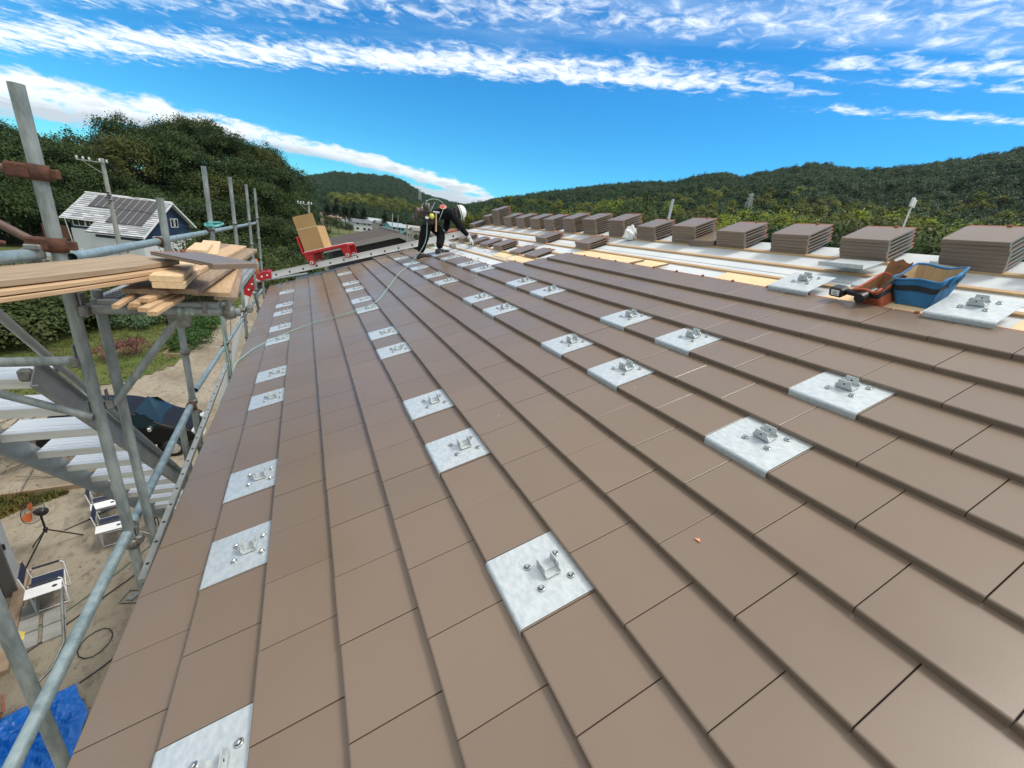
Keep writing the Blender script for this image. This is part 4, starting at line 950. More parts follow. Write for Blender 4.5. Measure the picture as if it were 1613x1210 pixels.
V_, F_ = leaves(30, 60, .8, .7, .42, .05, .16, 101, zlift=.35); veg = leaf_mesh('foliage', V_, F_, LM['veg'])
V_, F_ = leaves(30, 60, .9, .7, .42, .045, .16, 102, zlift=.35); pale = leaf_mesh('foliage', V_, F_, LM['pale'])
V_, F_ = leaves(26, 60, .8, .55, .35, .04, .14, 103, zlift=.4); pink = leaf_mesh('foliage', V_, F_, LM['pink'])
for x, y, s in ((-5.2, 24.6, .9), (-4.95, 26.0, 1.0), (-5.4, 27.2, 1.1), (-5.0, 28.6, 1.1)): bush(x, y, s, 'green vegetable plants in the garden bed beside the sandy yard', 'vegetable plants in the garden bed', veg, nm='vegetable_plant', cat='plant')
for x, y in ((-8.4, 29.0), (-7.2, 30.5)): bush(x, y, 1.3, 'pale blue green herb patch in the lawn before the hedge bank', 'pale herb patches in the lawn', pale, nm='herb_plant', cat='plant')
for x, y in ((-7.6, 23.2), (-6.9, 23.9)): bush(x, y, .95, 'pinkish red flowering patch in the lawn near the tall post', 'flowering patches in the lawn', pink, nm='flowering_plant', cat='plant')
# grass blades
def tufts(name, poly, n_, h, seed, me_mat):
    g = np.random.default_rng(seed); P = np.array(poly); lo_, hi_ = P.min(0), P.max(0); pts = []
    while len(pts) < n_:
        q = lo_ + g.random(2) * (hi_ - lo_); ins = False
        for (x1, y1), (x2, y2) in zip(poly, poly[1:] + poly[:1]):
            if (y1 > q[1]) != (y2 > q[1]) and q[0] < (x2 - x1) * (q[1] - y1) / (y2 - y1) + x1: ins = not ins
        if ins and mnoise.noise(Vector((q[0] * .7, q[1] * .7, seed))) > -.22: pts.append(q)
    V = []; F = []
    for q in pts:
        z = gz(*q) + .01
        for j in range(3):
            a = g.random() * 6.28; w = .012 + .02 * g.random(); hh = h * (.4 + .9 * g.random()); lx, ly = np.cos(a), np.sin(a); o = len(V); ox, oy = q + g.normal(size=2) * .05
            V += [(ox - ly * w, oy + lx * w, z), (ox + ly * w, oy - lx * w, z), (ox + lx * hh * .6, oy + ly * hh * .6, z + hh)]; F.append((o, o + 1, o + 2))
    return tag(link(name, np_mesh(name, V, F, me_mat)), kind='stuff')
tufts('grass', [p for p in lawn_edge], 26000, .11, 1, LM['grass'])
tufts('grass', [(-7.2, 9.2), (-6.3, 10.7), (-5.1, 11.7), (-6.6, 11.9), (-9, 11.5), (-9, 9)], 2600, .13, 2, leaf_mat('dry_grass_blades', (.20, .15, .045), (.10, .11, .03), 1.5, .3))

# ------------------------------------------------------------------ buildings and poles around
def frame3(o, ex, ey): 
    ex, ey = Vector(ex).normalized(), Vector(ey).normalized(); return lambda a, b_, z: Vector(o) + ex * a + ey * b_ + Vector((0, 0, z))
# blue house
zg = -7.15
bh = thing('blue_house', (-17, 68, zg), 'navy and white two storey house with solar panels on its pale shingle roof', 'house')
Wp = frame3((-14.0, 68.0, 0), (-.951, .309, 0), (-.309, -.951, 0)); tn, zr0 = .65, .22
exv, eyv = Vector((-.951, .309, 0)), Vector((-.309, -.951, 0)); RB = Matrix((exv, eyv, Vector((0, 0, 1)))).transposed()
navy_w = mat('navy_siding', (.014, .032, .075), .6, 0, var=.15, vscale=1); white_w = mat('white_siding', (.66, .68, .68), .6, 0, var=.08, vscale=1)
shingle = mat('pale_shingle', (.40, .42, .44), .75, 0, island=.30)
def zroof(b_): return zr0 - abs(b_) * tn
mb = MB()
def wall_poly(mb, a0, a1, b0, b1, z0, mi=0, top=None):
    """gabled block from z0 up to just under the roof"""
    for (p, q) in (((a0, b0), (a0, b1)), ((a1, b0), (a1, b1))):
        bs = sorted(set([p[1], 0.0, q[1]])) if p[1] < 0 < q[1] else [p[1], q[1]]
        pts = [Wp(p[0], b_, (top if top is not None else zroof(b_) - .12)) for b_ in bs]
        mb.add([Wp(p[0], p[1], z0)] + pts + [Wp(p[0], q[1], z0)], [tuple(range(len(pts) + 2))], mi)
    for b_ in (b0, b1):
        zt = top if top is not None else zroof(b_) - .12
        mb.add([Wp(a0, b_, z0), Wp(a1, b_, z0), Wp(a1, b_, zt), Wp(a0, b_, zt)], [(0, 1, 2, 3)], mi)
wall_poly(mb, .5, 8.9, -3.8, 3.8, -3.75); mb.build('upper_wall', navy_w, bh)
mb = MB(); wall_poly(mb, .52, 5.3, 3.7, 5.6, -5.0); mb.build('upper_wall', navy_w, bh)
mb = MB(); wall_poly(mb, .44, 8.96, -3.86, 3.86, zg - .5, top=-3.74); wall_poly(mb, .46, 5.36, 3.6, 5.66, zg - .5, top=-4.3); mb.build('lower_wall', white_w, bh)
sh = random.Random(2)
def slope(a0, a1, b0, b1, nm, course=.34):
    mb = MB(); sg = 1 if b1 > b0 else -1; n_ = int(abs(b1 - b0) / course) + 1; db = (b1 - b0) / n_; ang = math.atan(tn)
    for i in range(n_):
        a = a0; bc = b0 + (i + .5) * db; zc = zroof(bc) + .03
        while a < a1 - .01:
            w = min(sh.uniform(.5, 1.1), a1 - a); R = RB @ Matrix.Rotation(-ang * sg + sg * .05, 3, 'X')
            mb.box(Wp(a + w / 2, bc, zc + sh.uniform(-.008, .008)), (w - .012, abs(db) / math.cos(ang) - .085, .05), R); a += w
    mb.build(nm, shingle, bh); mb = MB(); mb.prism([Wp(a0, b0, zroof(b0) - .01), Wp(a0, b1, zroof(b1) - .01), Wp(a0, b1, zroof(b1) - .06), Wp(a0, b0, zroof(b0) - .06)], exv * (a1 - a0)); mb.build('roof_sheathing', MT['dark'], bh)
slope(0, 9.4, 0, 4.4, 'front_roof'); slope(0, 9.4, 0, -4.4, 'back_roof'); slope(0, 5.8, 4.4, 6.2, 'lean_to_roof')
for b1_ in (6.2, -4.4): mb = MB(); mb.prism([Wp(-.06, 0, zr0 + .02), Wp(-.06, b1_, zroof(b1_) + .02), Wp(-.06, b1_, zroof(b1_) - .2), Wp(-.06, 0, zr0 - .2)], exv * .05); mb.build('barge_board', MT['white'], bh)
mb = MB()
mb.prism([Wp(9.4, 0, zr0 + .02), Wp(9.4, 4.4, zroof(4.4) + .02), Wp(9.4, 4.4, zroof(4.4) - .2), Wp(9.4, 0, zr0 - .2)], exv * .05); mb.build('barge_board', MT['white'], bh)
mb = MB()
for s0, s1 in ((0, 6.2), (0, -4.4)): mb.prism([Wp(0, s0, zroof(s0) - .07), Wp(0, s1, zroof(s1) - .07), Wp(0, s1, zroof(s1) - .12), Wp(0, s0, zroof(s0) - .12)], exv * 9.3 if s1 < 0 else exv * 5.7)
mb.build('soffit', MT['white'], bh)
mb = MB(); mb.tube(Wp(-.1, 0, zr0 + .06), Wp(9.5, 0, zr0 + .06), .07, 8); mb.build('ridge_cap', MT['white'], bh)
mb = MB(); mb.tube(Wp(5.8, 4.45, zroof(4.4) - .05), Wp(9.45, 4.45, zroof(4.4) - .05), .06, 8); mb.tube(Wp(8.95, 4.4, zroof(4.4) - .1), Wp(8.92, 3.9, zg), .05, 8); mb.build('gutter', MT['white'], bh)
pv = mat('solar_panel', (.045, .046, .050), .35, 0, island=.2, spec=.4); pvf = mat('panel_frame', (.55, .56, .58), .4, .6)
ang = math.atan(tn); Rf = RB @ Matrix.Rotation(-ang, 3, 'X')
for (a0, b0, n_, L, wd) in ((.95, .40, 9, 2.35, .74), (.95, 2.45, 5, 2.6, .74)):
    for i in range(n_):
        a = a0 + i * (wd + .02); bc = b0 + L * math.cos(ang) / 2; p = Wp(a + wd / 2, bc, zroof(bc) + .17)
        mb = MB(); mb.box(p, (wd, L, .04), Rf); mb.box(p + Rf @ Vector((wd / 2 + .01, 0, .0)), (.035, L, .05), Rf, 1); mb.build('solar_panel', [pv, pvf], bh)
def window(mb_fn, parent, p, ex_, ez, w, h, nrm, mullion=True):
    ex_ = Vector(ex_).normalized(); nrm = Vector(nrm).normalized(); R = Matrix((ex_, nrm, Vector((0, 0, 1)))).transposed(); p = Vector(p)
    mb = MB(); t = .07
    for s_ in (-1, 1): mb.box(p + ex_ * s_ * (w / 2), (t, .08, h + t), R); mb.box(p + Vector((0, 0, s_ * h / 2)), (w, .08, t), R)
    if mullion: mb.box(p, (.05, .07, h), R)
    f = mb.build('window', MT['white'], parent); mb = MB(); mb.box(p - nrm * .0, (w - .02, .03, h - .02), R); mb.build('pane', MT['glass'], f)
for a, w in ((8.0, 1.2), (6.9, .8)): window(None, bh, Wp(a, 3.84, -2.95), exv, None, w, .95, eyv)
for b_, z, w, h in ((-.2, -2.2, .55, 1.0), (-1.0, -2.2, .55, 1.0), (1.9, -3.35, .5, .6)): window(None, bh, Wp(.46, b_, z), eyv, None, w, h, -exv, False)
for b_ in (-1.6, -2.3): window(None, bh, Wp(.42, b_, -5.2), eyv, None, .4, 1.2, -exv, False)
# garden wall, gate and fence by the blue house
t = thing('panel_fence', (-21, 62, -7.1), 'pale panel fence with posts in front of the blue house', 'fence')
mb = MB(); fa, fb = Vector((-25.5, 61.5, -7.1)), Vector((-17.5, 60.2, -7.1)); d = (fb - fa).normalized(); R = Matrix((d, d.cross(Vector((0, 0, -1))), Vector((0, 0, 1)))).transposed()
for i in range(7):
    a = fa.lerp(fb, (i + .5) / 7); mb.box(a + Vector((0, 0, 1.15)), ((fb - fa).length / 7 - .1, .05, .95), R)
mb.build('panel', mat('frosted_panel', (.46, .52, .52), .4), t)
mb = MB()
for i in range(8): mb.box(fa.lerp(fb, i / 7) + Vector((0, 0, .9)), (.08, .08, 1.8), R)
mb.build('post', MT['white'], t)
mb = MB(); mb.box((fa + fb) / 2 + Vector((0, 0, .3)), ((fb - fa).length, .16, .7), R); mb.build('base_wall', mat('pinkish_block_wall', (.46, .40, .35), .85, var=.2, vscale=3), t)
mb = MB(); mb.box((-25.2, 67.5, -4.35), (2.6, .12, 1.5), rotz(-.3)); t = mb.build('board_fence', mat('red_brown_boards', (.15, .062, .032), .8, var=.25, vscale=2, stretch=(1, 1, 9))); rebase(t, (-25.2, 67.5, -5)); tag(t, 'red brown board balcony fence at the left end of the blue house', 'fence')
# dark neighbour with seamed roof
nbh = thing('dark_house', (5.6, 27, G), 'black walled house with grey brown seamed gable roof beyond the hoist rail', 'house')
rm = mat('grey_brown_roof_metal', (.175, .150, .135), .5, 0, var=.12, vscale=2); dark_w = mat('black_siding', (.018, .019, .02), .7, var=.3, vscale=2)
XR_, ZR_, HW, DZ = 5.57, .97, 3.95, 1.22; Ya, Yb = 24, 30.2
mb = MB(); mb.prism([Vector((XR_ - HW + .5, Ya + .55, G)), Vector((XR_ + HW - .5, Ya + .55, G)), Vector((XR_ + HW - .5, Ya + .55, ZR_ - DZ - .05)), Vector((XR_, Ya + .55, ZR_ - .2)), Vector((XR_ - HW + .5, Ya + .55, ZR_ - DZ - .05))], (0, Yb - Ya - 1.1, 0)); mb.build('wall', dark_w, nbh)
for s_ in (-1, 1):
    mb = MB(); a, c = Vector((XR_, Ya, ZR_)), Vector((XR_ + s_ * HW, Ya, ZR_ - DZ)); up = Vector((0, 0, .14))
    mb.prism([a, c, c - up, a - up], (0, Yb - Ya, 0))
    sl = (c - a); ln_ = sl.length; sl.normalize(); nr = Vector((-sl.z * s_, 0, sl.x * s_)); Rr = Matrix((sl, Vector((0, 1, 0)), nr)).transposed()
    for k in range(16): mb.box(a + sl * ln_ / 2 + Vector((0, .2 + k * (Yb - Ya - .4) / 15, 0)) + nr * .02, (ln_, .045, .05), Rr)
    mb.build('roof', rm, nbh)
    mb = MB(); mb.prism([a + Vector((0, -.03, -.02)), c + Vector((0, -.03, -.02)), c + Vector((0, -.03, -.26)), a + Vector((0, -.03, -.26))], (0, .03, 0)); mb.build('barge_board', mat('grey_barge', (.21, .20, .19), .7), nbh)
mb = MB(); mb.tube((XR_, Ya, ZR_ + .03), (XR_, Yb, ZR_ + .03), .09, 8); mb.build('ridge_cap', rm, nbh)
for x in (6.6, 7.3): window(None, nbh, (x, Ya + .52, -.35), (1, 0, 0), None, .4, .5, (0, -1, 0), False)
# grey building at the left edge
nb = thing('grey_shed', (-5.2, 7.6, G), 'grey panel walled shed with an open dark doorway at the left edge', 'shed')
d = Vector((-4.80 + 4.35, 8.75 - 7.2, 0)).normalized(); w = Vector((-d.y, d.x, 0)); Rn = Matrix((d, w, Vector((0, 0, 1)))).transposed(); c0 = Vector((-4.80, 8.72, G))
grey_p = mat('grey_wall_panel', (.40, .43, .44), .6, 0, var=.15, vscale=2)
mb = MB(); mb.box(c0 - d * .28 + w * .05 + Vector((0, 0, 1.25)), (.56, .1, 2.5), Rn); mb.box(c0 - d * .05 + w * 1.3 + Vector((0, 0, 1.25)), (.1, 2.5, 2.5), Rn); mb.box(c0 - d * 3.2 + w * .05 + Vector((0, 0, 1.25)), (3.0, .1, 2.5), Rn); mb.build('wall', grey_p, nb)
mb = MB(); mb.box(c0 - d * .60 + w * .04 + Vector((0, 0, 1.05)), (.07, .16, 2.1), Rn); mb.box(c0 - d * 1.65 + w * .04 + Vector((0, 0, 1.05)), (.07, .16, 2.1), Rn); mb.box(c0 - d * 1.12 + w * .04 + Vector((0, 0, 2.13)), (1.1, .16, .07), Rn); mb.build('door_frame', mat('bronze_frame', (.10, .095, .09), .5), nb)
mb = MB(); mb.box(c0 - d * 1.12 + w * .5 + Vector((0, 0, 1.0)), (.95, .03, 2.0), Rn); mb.build('door_opening', MT['dark'], nb)
mb = MB(); mb.box(c0 - d * 1.3 - w * .06 + Vector((0, 0, .05)), (2.6, .16, .10), Rn); mb.build('door_sill', MT['wood_old'], nb)
mb = MB(); mb.box(c0 - d * 2.2 + w * 1.3 + Vector((0, 0, 2.55)), (5.0, 2.9, .1), Rn); mb.build('roof', grey_p, nb)
mb = MB(); mb.box(c0 - d * .40 - w * .02 + Vector((0, 0, 1.0)), (.04, .03, .12), Rn); mb.build('latch', MT['black'], nb)
# far houses in the valley
def far_house(az_, d_, w_, dp, h, rot, wc, rc, lab, floors=1):
    x, y = pol(az_, d_); z = gz(x, y); t = thing('valley_house', (x, y, z), lab, 'house', 'houses in the valley')
    R = rotz(rot); P = lambda a, b_, c_: Vector((x, y, z)) + R @ Vector((a, b_, c_)); mb = MB(); wm = mat('house_wall', wc, .7, var=.1); rmt = mat('house_roof', rc, .6, var=.15)
    mb.box(P(0, 0, h / 2), (w_, dp, h), R)
    for s_ in (-1, 1): mb.add([P(s_ * w_ / 2, -dp / 2, h), P(s_ * w_ / 2, dp / 2, h), P(s_ * w_ / 2, 0, h + dp * .22)], [(0, 1, 2)])
    mb.build('wall', wm, t); mb = MB(); pr = [(-dp / 2 - .6, h - .15), (0, h + dp * .24), (dp / 2 + .6, h - .15), (dp / 2 + .6, h - .35), (0, h + dp * .24 - .22), (-dp / 2 - .6, h - .35)]
    mb.prism([P(-w_ / 2 - .5, b_, c_) for b_, c_ in pr], R @ Vector((w_ + 1, 0, 0))); mb.build('roof', rmt, t)
    for f in range(floors):
        for a in (-.3, .08, .33):
            window(None, t, P(a * w_, -dp / 2 - .03, 1.5 + f * 2.7), R @ Vector((1, 0, 0)), None, 1.6, 1.2, R @ Vector((0, -1, 0)), False)
    window(None, t, P(-w_ / 2 - .03, 0, 1.5), R @ Vector((0, 1, 0)), None, 1.5, 1.2, R @ Vector((-1, 0, 0)), False)
for a in ((3.3, 300, 15, 8, 5.2, -.1, (.40, .33, .25), (.22, .16, .12), 'long beige house with brown roof at the left end of the village', 2),
          (4.9, 285, 8, 6, 3.6, .3, (.42, .40, .37), (.16, .16, .17), 'small grey roofed house beside the long beige one', 1),
          (6.35, 255, 10, 7, 4.6, .25, (.50, .52, .52), (.13, .145, .16), 'white house with a slate blue roof above the dark gable', 2),
          (7.9, 300, 13, 8, 5.6, -.2, (.55, .54, .5), (.36, .42, .45), 'white house with a pale blue grey roof', 2),
          (8.9, 268, 9, 7, 5.0, .4, (.5, .45, .38), (.20, .20, .21), 'cream house with a dark gable roof left of the teal one', 2),
          (10.35, 225, 7.5, 7, 5.2, .35, (.13, .38, .40), (.30, .38, .42), 'teal walled house beside the thin pole', 2),
          (12.3, 265, 10, 7, 4.6, -.2, (.60, .60, .57), (.38, .38, .36), 'low white house right of the teal one', 1),
          (13.4, 240, 8, 6, 4.2, .1, (.46, .40, .33), (.18, .17, .16), 'tan house partly hidden by the worker', 1),
          (15.4, 215, 9, 7, 4.4, .2, (.52, .50, .46), (.25, .20, .17), 'house seen between the legs of the worker', 1)): far_house(*a)
# utility poles
def pole(x, y, zt, r, arm, lab, extra=True, nm='utility_pole'):
    z0 = gz(x, y); t = thing(nm, (x, y, z0), lab, 'utility pole'); mb = MB(); mb.tube((x, y, z0), (x, y, zt), r, 14, r * .72); mb.build('pole', MT['concrete'], t)
    if arm:
        mb = MB(); mb.box((x - arm / 2 + .15, y - r, zt - .35), (arm, .08, .09), rotz(.06)); mb.tube((x - arm * .75, y - r, zt - .38), (x - .05, y - r, zt - 1.2), .025, 6); mb.build('cross_arm', MT['concrete'], t)
        mb = MB()
        for k in (.95, .72, .5, .12, -.14):
            p = Vector((x - arm * k + .1, y - r, zt - .30)); mb.lathe([(.0, -.02), (.09, 0), (.05, .06), (.10, .10), (.05, .15), (.09, .2), (0, .24)], p, n=8)
        mb.build('insulator', MT['white'], t)
        if extra:
            mb = MB()
            for k in range(5): mb.box((x - .05 + .1 * (k % 2), y - r * 1.1, zt - 2.7 - k * .22), (.30, .10, .08), rotz(.4 * k))
            mb.build('cable_fittings', MT['black'], t)
    return t
pole(-14.55, 50, 3.55, .20, 1.75, 'grey concrete utility pole with white insulators in front of the blue house')
pole(1.42, 59, 2.4, .17, 1.35, 'grey utility pole rising behind the cardboard box')
pole(18.2, 97, 2.75, .13, .0, 'thin pole beside the teal house', False)
pole(29.5, 150, 3.0, .13, .0, 'thin pole right of the teal house in the village', False)
def wire(a, b_, sag, lab, r=.012):
    a, b_ = Vector(a), Vector(b_); pts = [a.lerp(b_, i / 14) - Vector((0, 0, sag * 4 * (i / 14) * (1 - i / 14))) for i in range(15)]
    mb = MB(); mb.path(pts, r, 5); tag(rebase(mb.build('overhead_wire', MT['black']), a), lab, 'wire', 'overhead wires')
wire((-14.5, 50, .9), (1.4, 59, .2), .5, 'overhead wire running from the near utility pole to the far one', .02)
wire((-14.5, 50, .3), (2.0, 30, -1.3), .5, 'overhead wire dropping from the near utility pole to the dark house', .02)
wire((-14.5, 50, 3.3), (-10.5, 66, -1.2), .15, 'thin wire from the near utility pole to the navy gable', .02)
# lattice towers and aerial
def lattice(x, y, z0, zt, hw, lab):
    t = thing('lattice_tower', (x, y, z0), lab, 'pylon'); mb = MB(); st_ = mat('pylon_steel', (.50, .52, .52), .5, .3)
    for sx_ in (-1, 1):
        for sy_ in (-1, 1): mb.path([(x + sx_ * hw, y + sy_ * hw, z0), (x + sx_ * hw * .18, y + sy_ * hw * .18, zt)], hw * .05, 5)
    for k in range(7):
        f0, f1 = 1 - .82 * k / 7, 1 - .82 * (k + 1) / 7; za, zb = z0 + (zt - z0) * k / 7, z0 + (zt - z0) * (k + 1) / 7
        for sy_ in (-1, 1): mb.path([(x - hw * f0, y + sy_ * hw * f0, za), (x + hw * f1, y + sy_ * hw * f1, zb)], hw * .035, 4); mb.path([(x + hw * f0, y + sy_ * hw * f0, za), (x - hw * f1, y + sy_ * hw * f1, zb)], hw * .035, 4)
    mb.build('frame', st_, t); mb = MB()
    for k in (.72, .84, .95): z = z0 + (zt - z0) * k; mb.box((x, y, z), (hw * 1.5, hw * .1, hw * .08), rotz(-.9))
    mb.build('cross_arm', st_, t)
lattice(241, 180, 22, 41, 2.6, 'white lattice pylon on the right mountain beside the grey pole')
x_, y_ = pol(13.35, 900); lattice(x_, y_, lm_z(13.35, 900), 62, 4, 'faint lattice pylon on the shoulder of the far left mountain')
t = thing('aerial_mast', (74, 30, gz(74, 30)), 'thin leaning aerial mast with a small box on top above the right stacks', 'mast'); mb = MB(); mb.tube((74.6, 30, gz(74, 30)), (74, 30, 11.6), .16, 8, .10); mb.build('mast', MT['white'], t); mb = MB(); mb.box((73.8, 30, 11.9), (.5, .3, 1.1), bev=.05); mb.box((74.6, 30.1, 11.8), (.35, .3, 1.0), bev=.05); mb.build('antenna_box', MT['white'], t)

# ------------------------------------------------------------------ things in the yard
def chair():
    """folding director chair, facing +x, side table on its -y side"""
    r = bpy.data.objects.new('folding_chair', None); COL.objects.link(r); tb = .011
    mb = MB()
    for y in (-.25, .25):
        mb.path([(.22, y, .02), (-.20, y, .02)], tb, 8); mb.path([(.22, y, .02), (.22, y, .60), (.19, y, .63), (-.20, y, .63)], tb, 8)
        mb.path([(-.20, y, .02), (-.22, y, .45), (-.27, y, .86)], tb, 8); mb.path([(.21, y, .43), (-.22, y, .43)], tb, 8)
    for x in (.2, -.2): mb.path([(x, -.25, .08), (x, .25, .40)], tb * .9, 8); mb.path([(x, .25, .08), (x, -.25, .40)], tb * .9, 8)
    mb.build('frame', MT['white'], r, True)
    mb = MB()
    n_ = 6; vs = [(x, -.25 + .5 * i / n_, .44 - .025 * math.sin(math.pi * i / n_)) for i in range(n_ + 1) for x in (-.22, .20)]; vs2 = [(a, b_, c - .006) for a, b_, c in vs]
    mb.add(vs + vs2, [(2 * i, 2 * i + 1, 2 * i + 3, 2 * i + 2) for i in range(n_)] + [(2 * n_ + 2 + 2 * i, 2 * n_ + 2 + 2 * i + 2, 2 * n_ + 2 + 2 * i + 3, 2 * n_ + 2 + 2 * i + 1) for i in range(n_)]); mb.build('seat', MT['navy'], r, True)
    mb = MB(); mb.box((-.255, 0, .77), (.02, .5, .19), Matrix.Rotation(-.1, 3, 'Y'), bev=.006); mb.build('backrest', MT['navy'], r, True)
    for y in (-.25, .25): mb = MB(); mb.box((0, y, .645), (.36, .05, .022), bev=.008); mb.build('armrest', MT['black'], r, True)
    mb = MB(); mb.box((.0, -.42, .60), (.46, .27, .018), bev=.006); tt = mb.build('side_table', MT['white'], r, True)
    mb = MB(); mb.lathe([(0, .6105), (.035, .6105), (.037, .609)], (.14, -.42, 0), n=16); mb.build('cup_holder', MT['black'], tt, True)
    mb = MB(); mb.path([(.18, -.5, .59), (.2, -.27, .2)], .007, 6); mb.path([(-.16, -.5, .59), (-.18, -.27, .2)], .007, 6); mb.build('table_brace', MT['white'], r, True)
    return r
ch0 = chair()
for i, (x, y, a, l_) in enumerate(((-3.98, 7.80, .30, 'navy folding chair with side table standing alone by the shed doorway'), (-3.52, 9.42, .25, 'navy folding chair nearest the round black stool'),
                                   (-3.92, 10.35, .30, 'navy folding chair in the middle of the three behind the post'), (-4.28, 11.25, .28, 'navy folding chair farthest away, in front of the stair'))):
    o = ch0 if i == 0 else copy_tree(ch0); o.location = (x, y, G + .015); o.rotation_euler = (0, 0, a); tag(o, l_, 'folding chair', 'folding chairs in the yard')
t = thing('round_stool', (-2.78, 9.5, G), 'black round stool with thin legs beside the perforated beam', 'stool')
mb = MB(); mb.lathe([(0, .415), (.15, .415), (.162, .43), (.155, .455), (0, .46)], (-2.78, 9.5, G), n=28); mb.build('seat', MT['black'], t)
for k in range(4):
    a = k * math.pi / 2 + .5; mb = MB(); mb.path([(-2.78 + .12 * math.cos(a), 9.5 + .12 * math.sin(a), G + .42), (-2.78 + .19 * math.cos(a), 9.5 + .19 * math.sin(a), G)], .010, 8); mb.build('leg', MT['black'], t)
# workshop fan on a tripod
hubp = Vector((-4.50, 9.22, G + .66)); t = thing('tripod_fan', (-4.5, 9.2, G), 'black tripod fan with orange blades beside the shed', 'fan')
for p in ((-4.20, 9.74, G), (-4.97, 9.60, G), (-4.80, 8.90, G)): mb = MB(); mb.path([hubp, Vector(p)], .014, 8); mb.build('leg', MT['black'], t)
mb = MB(); mb.tube(hubp - Vector((0, 0, .08)), hubp + Vector((0, 0, .36)), .018, 10); mb.box(hubp, (.07, .07, .08), bev=.015); mb.build('column', MT['black'], t)
mo = hubp + Vector((-.01, .02, .44)); ax = Vector((-.86, .30, -.10)).normalized()
mb = MB(); mb.lathe([(0, -.13), (.06, -.125), (.085, -.09), (.085, .0), (.06, .05), (.02, .12), (0, .12)], mo, ax, 16); mb.build('motor', MT['black'], t)
fc = mo + ax * .14; tt_ = ax.orthogonal().normalized(); ww = ax.cross(tt_); mb = MB(); FR = .24
for k in range(30):
    a = k * 2 * math.pi / 30; dd = tt_ * math.cos(a) + ww * math.sin(a); mb.path([fc - ax * .05 + dd * .05, fc - ax * .07 + dd * .15, fc - ax * .02 + dd * FR, fc + ax * .07 + dd * .16, fc + ax * .08 + dd * .04], .0022, 4)
mb.path([fc - ax * .02 + (tt_ * math.cos(k * math.pi / 12) + ww * math.sin(k * math.pi / 12)) * FR for k in range(24)], .006, 6, closed=True); mb.build('cage', MT['black'], t)
ob = mat('orange_fan_blade', (.55, .13, .035), .4)
for k in range(3):
    a = k * 2.094 + .4; u_ = tt_ * math.cos(a) + ww * math.sin(a); v_ = ax.cross(u_); mb = MB()
    pts = [fc + u_ * r_ + v_ * s_ + ax * (s_ * .35) for r_, s_ in ((.03, -.02), (.11, -.085), (.19, -.09), (.215, -.01), (.19, .07), (.11, .06), (.03, .025))]
    mb.prism(pts, ax * .004); mb.build('blade', ob, t)
# blue tarpaulin: a crumpled sheet
def crumple(name, cx, cy, sx_, sy_, rot, n_, amp, mt_, z0=.03, seed=0.0):
    V = []; F = []
    for i in range(n_ + 1):
        for j in range(n_ + 1):
            a, b_ = i / n_ - .5, j / n_ - .5; e = 1 + .22 * mnoise.noise(Vector((math.atan2(b_, a + 1e-6) * 1.4, seed, .7))); x, y = a * sx_ * e, b_ * sy_ * e
            q = Vector((x * 2.6, y * 2.6, seed)); h = abs(mnoise.noise(q)) * amp * 1.5 + abs(mnoise.noise(q * 2.7)) * amp * .8 + mnoise.noise(q * 6) * amp * .22
            h *= min(1, 3.5 * (0.5 - max(abs(a), abs(b_))) + .15); c_, s_ = math.cos(rot), math.sin(rot); V.append((x * c_ - y * s_, x * s_ + y * c_, max(.006, h + .01)))
    for i in range(n_):
        for j in range(n_): o = i * (n_ + 1) + j; F.append((o, o + n_ + 1, o + n_ + 2, o + 1))
    o = link(name, np_mesh(name, V, F, mt_, False), (cx, cy, G + z0)); return o
tag(crumple('tarpaulin', -3.35, 4.85, 1.45, 1.35, .35, 60, .20, MT['tarp'], seed=2.2), 'bright blue crumpled tarpaulin lying on the sandy yard in the near corner', 'tarpaulin')
for i, z in enumerate((.2, .235, .27)):
    o = tile0.copy(); COL.objects.link(o); o.matrix_world = Matrix.Translation((-4.02 + i * .01, 5.50, G + z)) @ rotz(.3 + .06 * i).to_4x4(); tag(o, f'brown roof tile, {("lowest", "middle", "upper")[i]} of three lying on the blue tarpaulin', 'roof tile', 'roof tiles on the blue tarpaulin', 'thing')
tag(crumple('plastic_bag', -4.16, 6.92, .26, .22, .3, 14, .16, MT['yellow'], .02, 5.5), 'crumpled yellow plastic bag lying by the shed sill', 'bag')
for k, (x, y) in enumerate(((-3.98, 6.83), (-4.11, 7.20), (-4.24, 7.57), (-3.66, 6.95), (-3.79, 7.32))):
    mb = MB(); mb.box((x, y, G + .02), (.29, .36, .05), rotz(.33), bev=.006); tag(rebase(mb.build('paving_slab', MT['concrete']), (x, y, G)), 'worn grey paving slab set in the sand beside the shed sill', 'paving slab', 'paving slabs by the shed')
mb = MB(); mb.box((-5.6, 11.83, G + .07), (1.7, .06, .14), rotz(.06), bev=.005); tag(rebase(mb.build('edging_board', MT['wood_old']), (-5.6, 11.83, G)), 'weathered edging board between dry grass and sand', 'board')
t = thing('garden_bed', (-5.2, 25, G), 'low wooden frame of the garden bed beside the sandy path', 'garden bed')
for (a, b_) in (((-5.75, 23.4), (-5.0, 23.2)), ((-5.0, 23.2), (-4.65, 27.0)), ((-5.75, 23.4), (-5.5, 27.0))):
    mb = MB(); a, b_ = Vector((*a, G + .09)), Vector((*b_, G + .09)); mb.box((a + b_) / 2, ((b_ - a).length, .05, .2), rotz(math.atan2(b_.y - a.y, b_.x - a.x))); mb.build('side_board', MT['wood_old'], t)
mb = MB()
fp = [(-2.88, 7.30), (-2.60, 7.22), (-2.52, 7.52), (-2.80, 7.60)]
for (a, b_) in zip(fp, fp[1:] + fp[:1]): mb.path([Vector((*a, G + .02)), Vector((*b_, G + .02))], .016, 6)
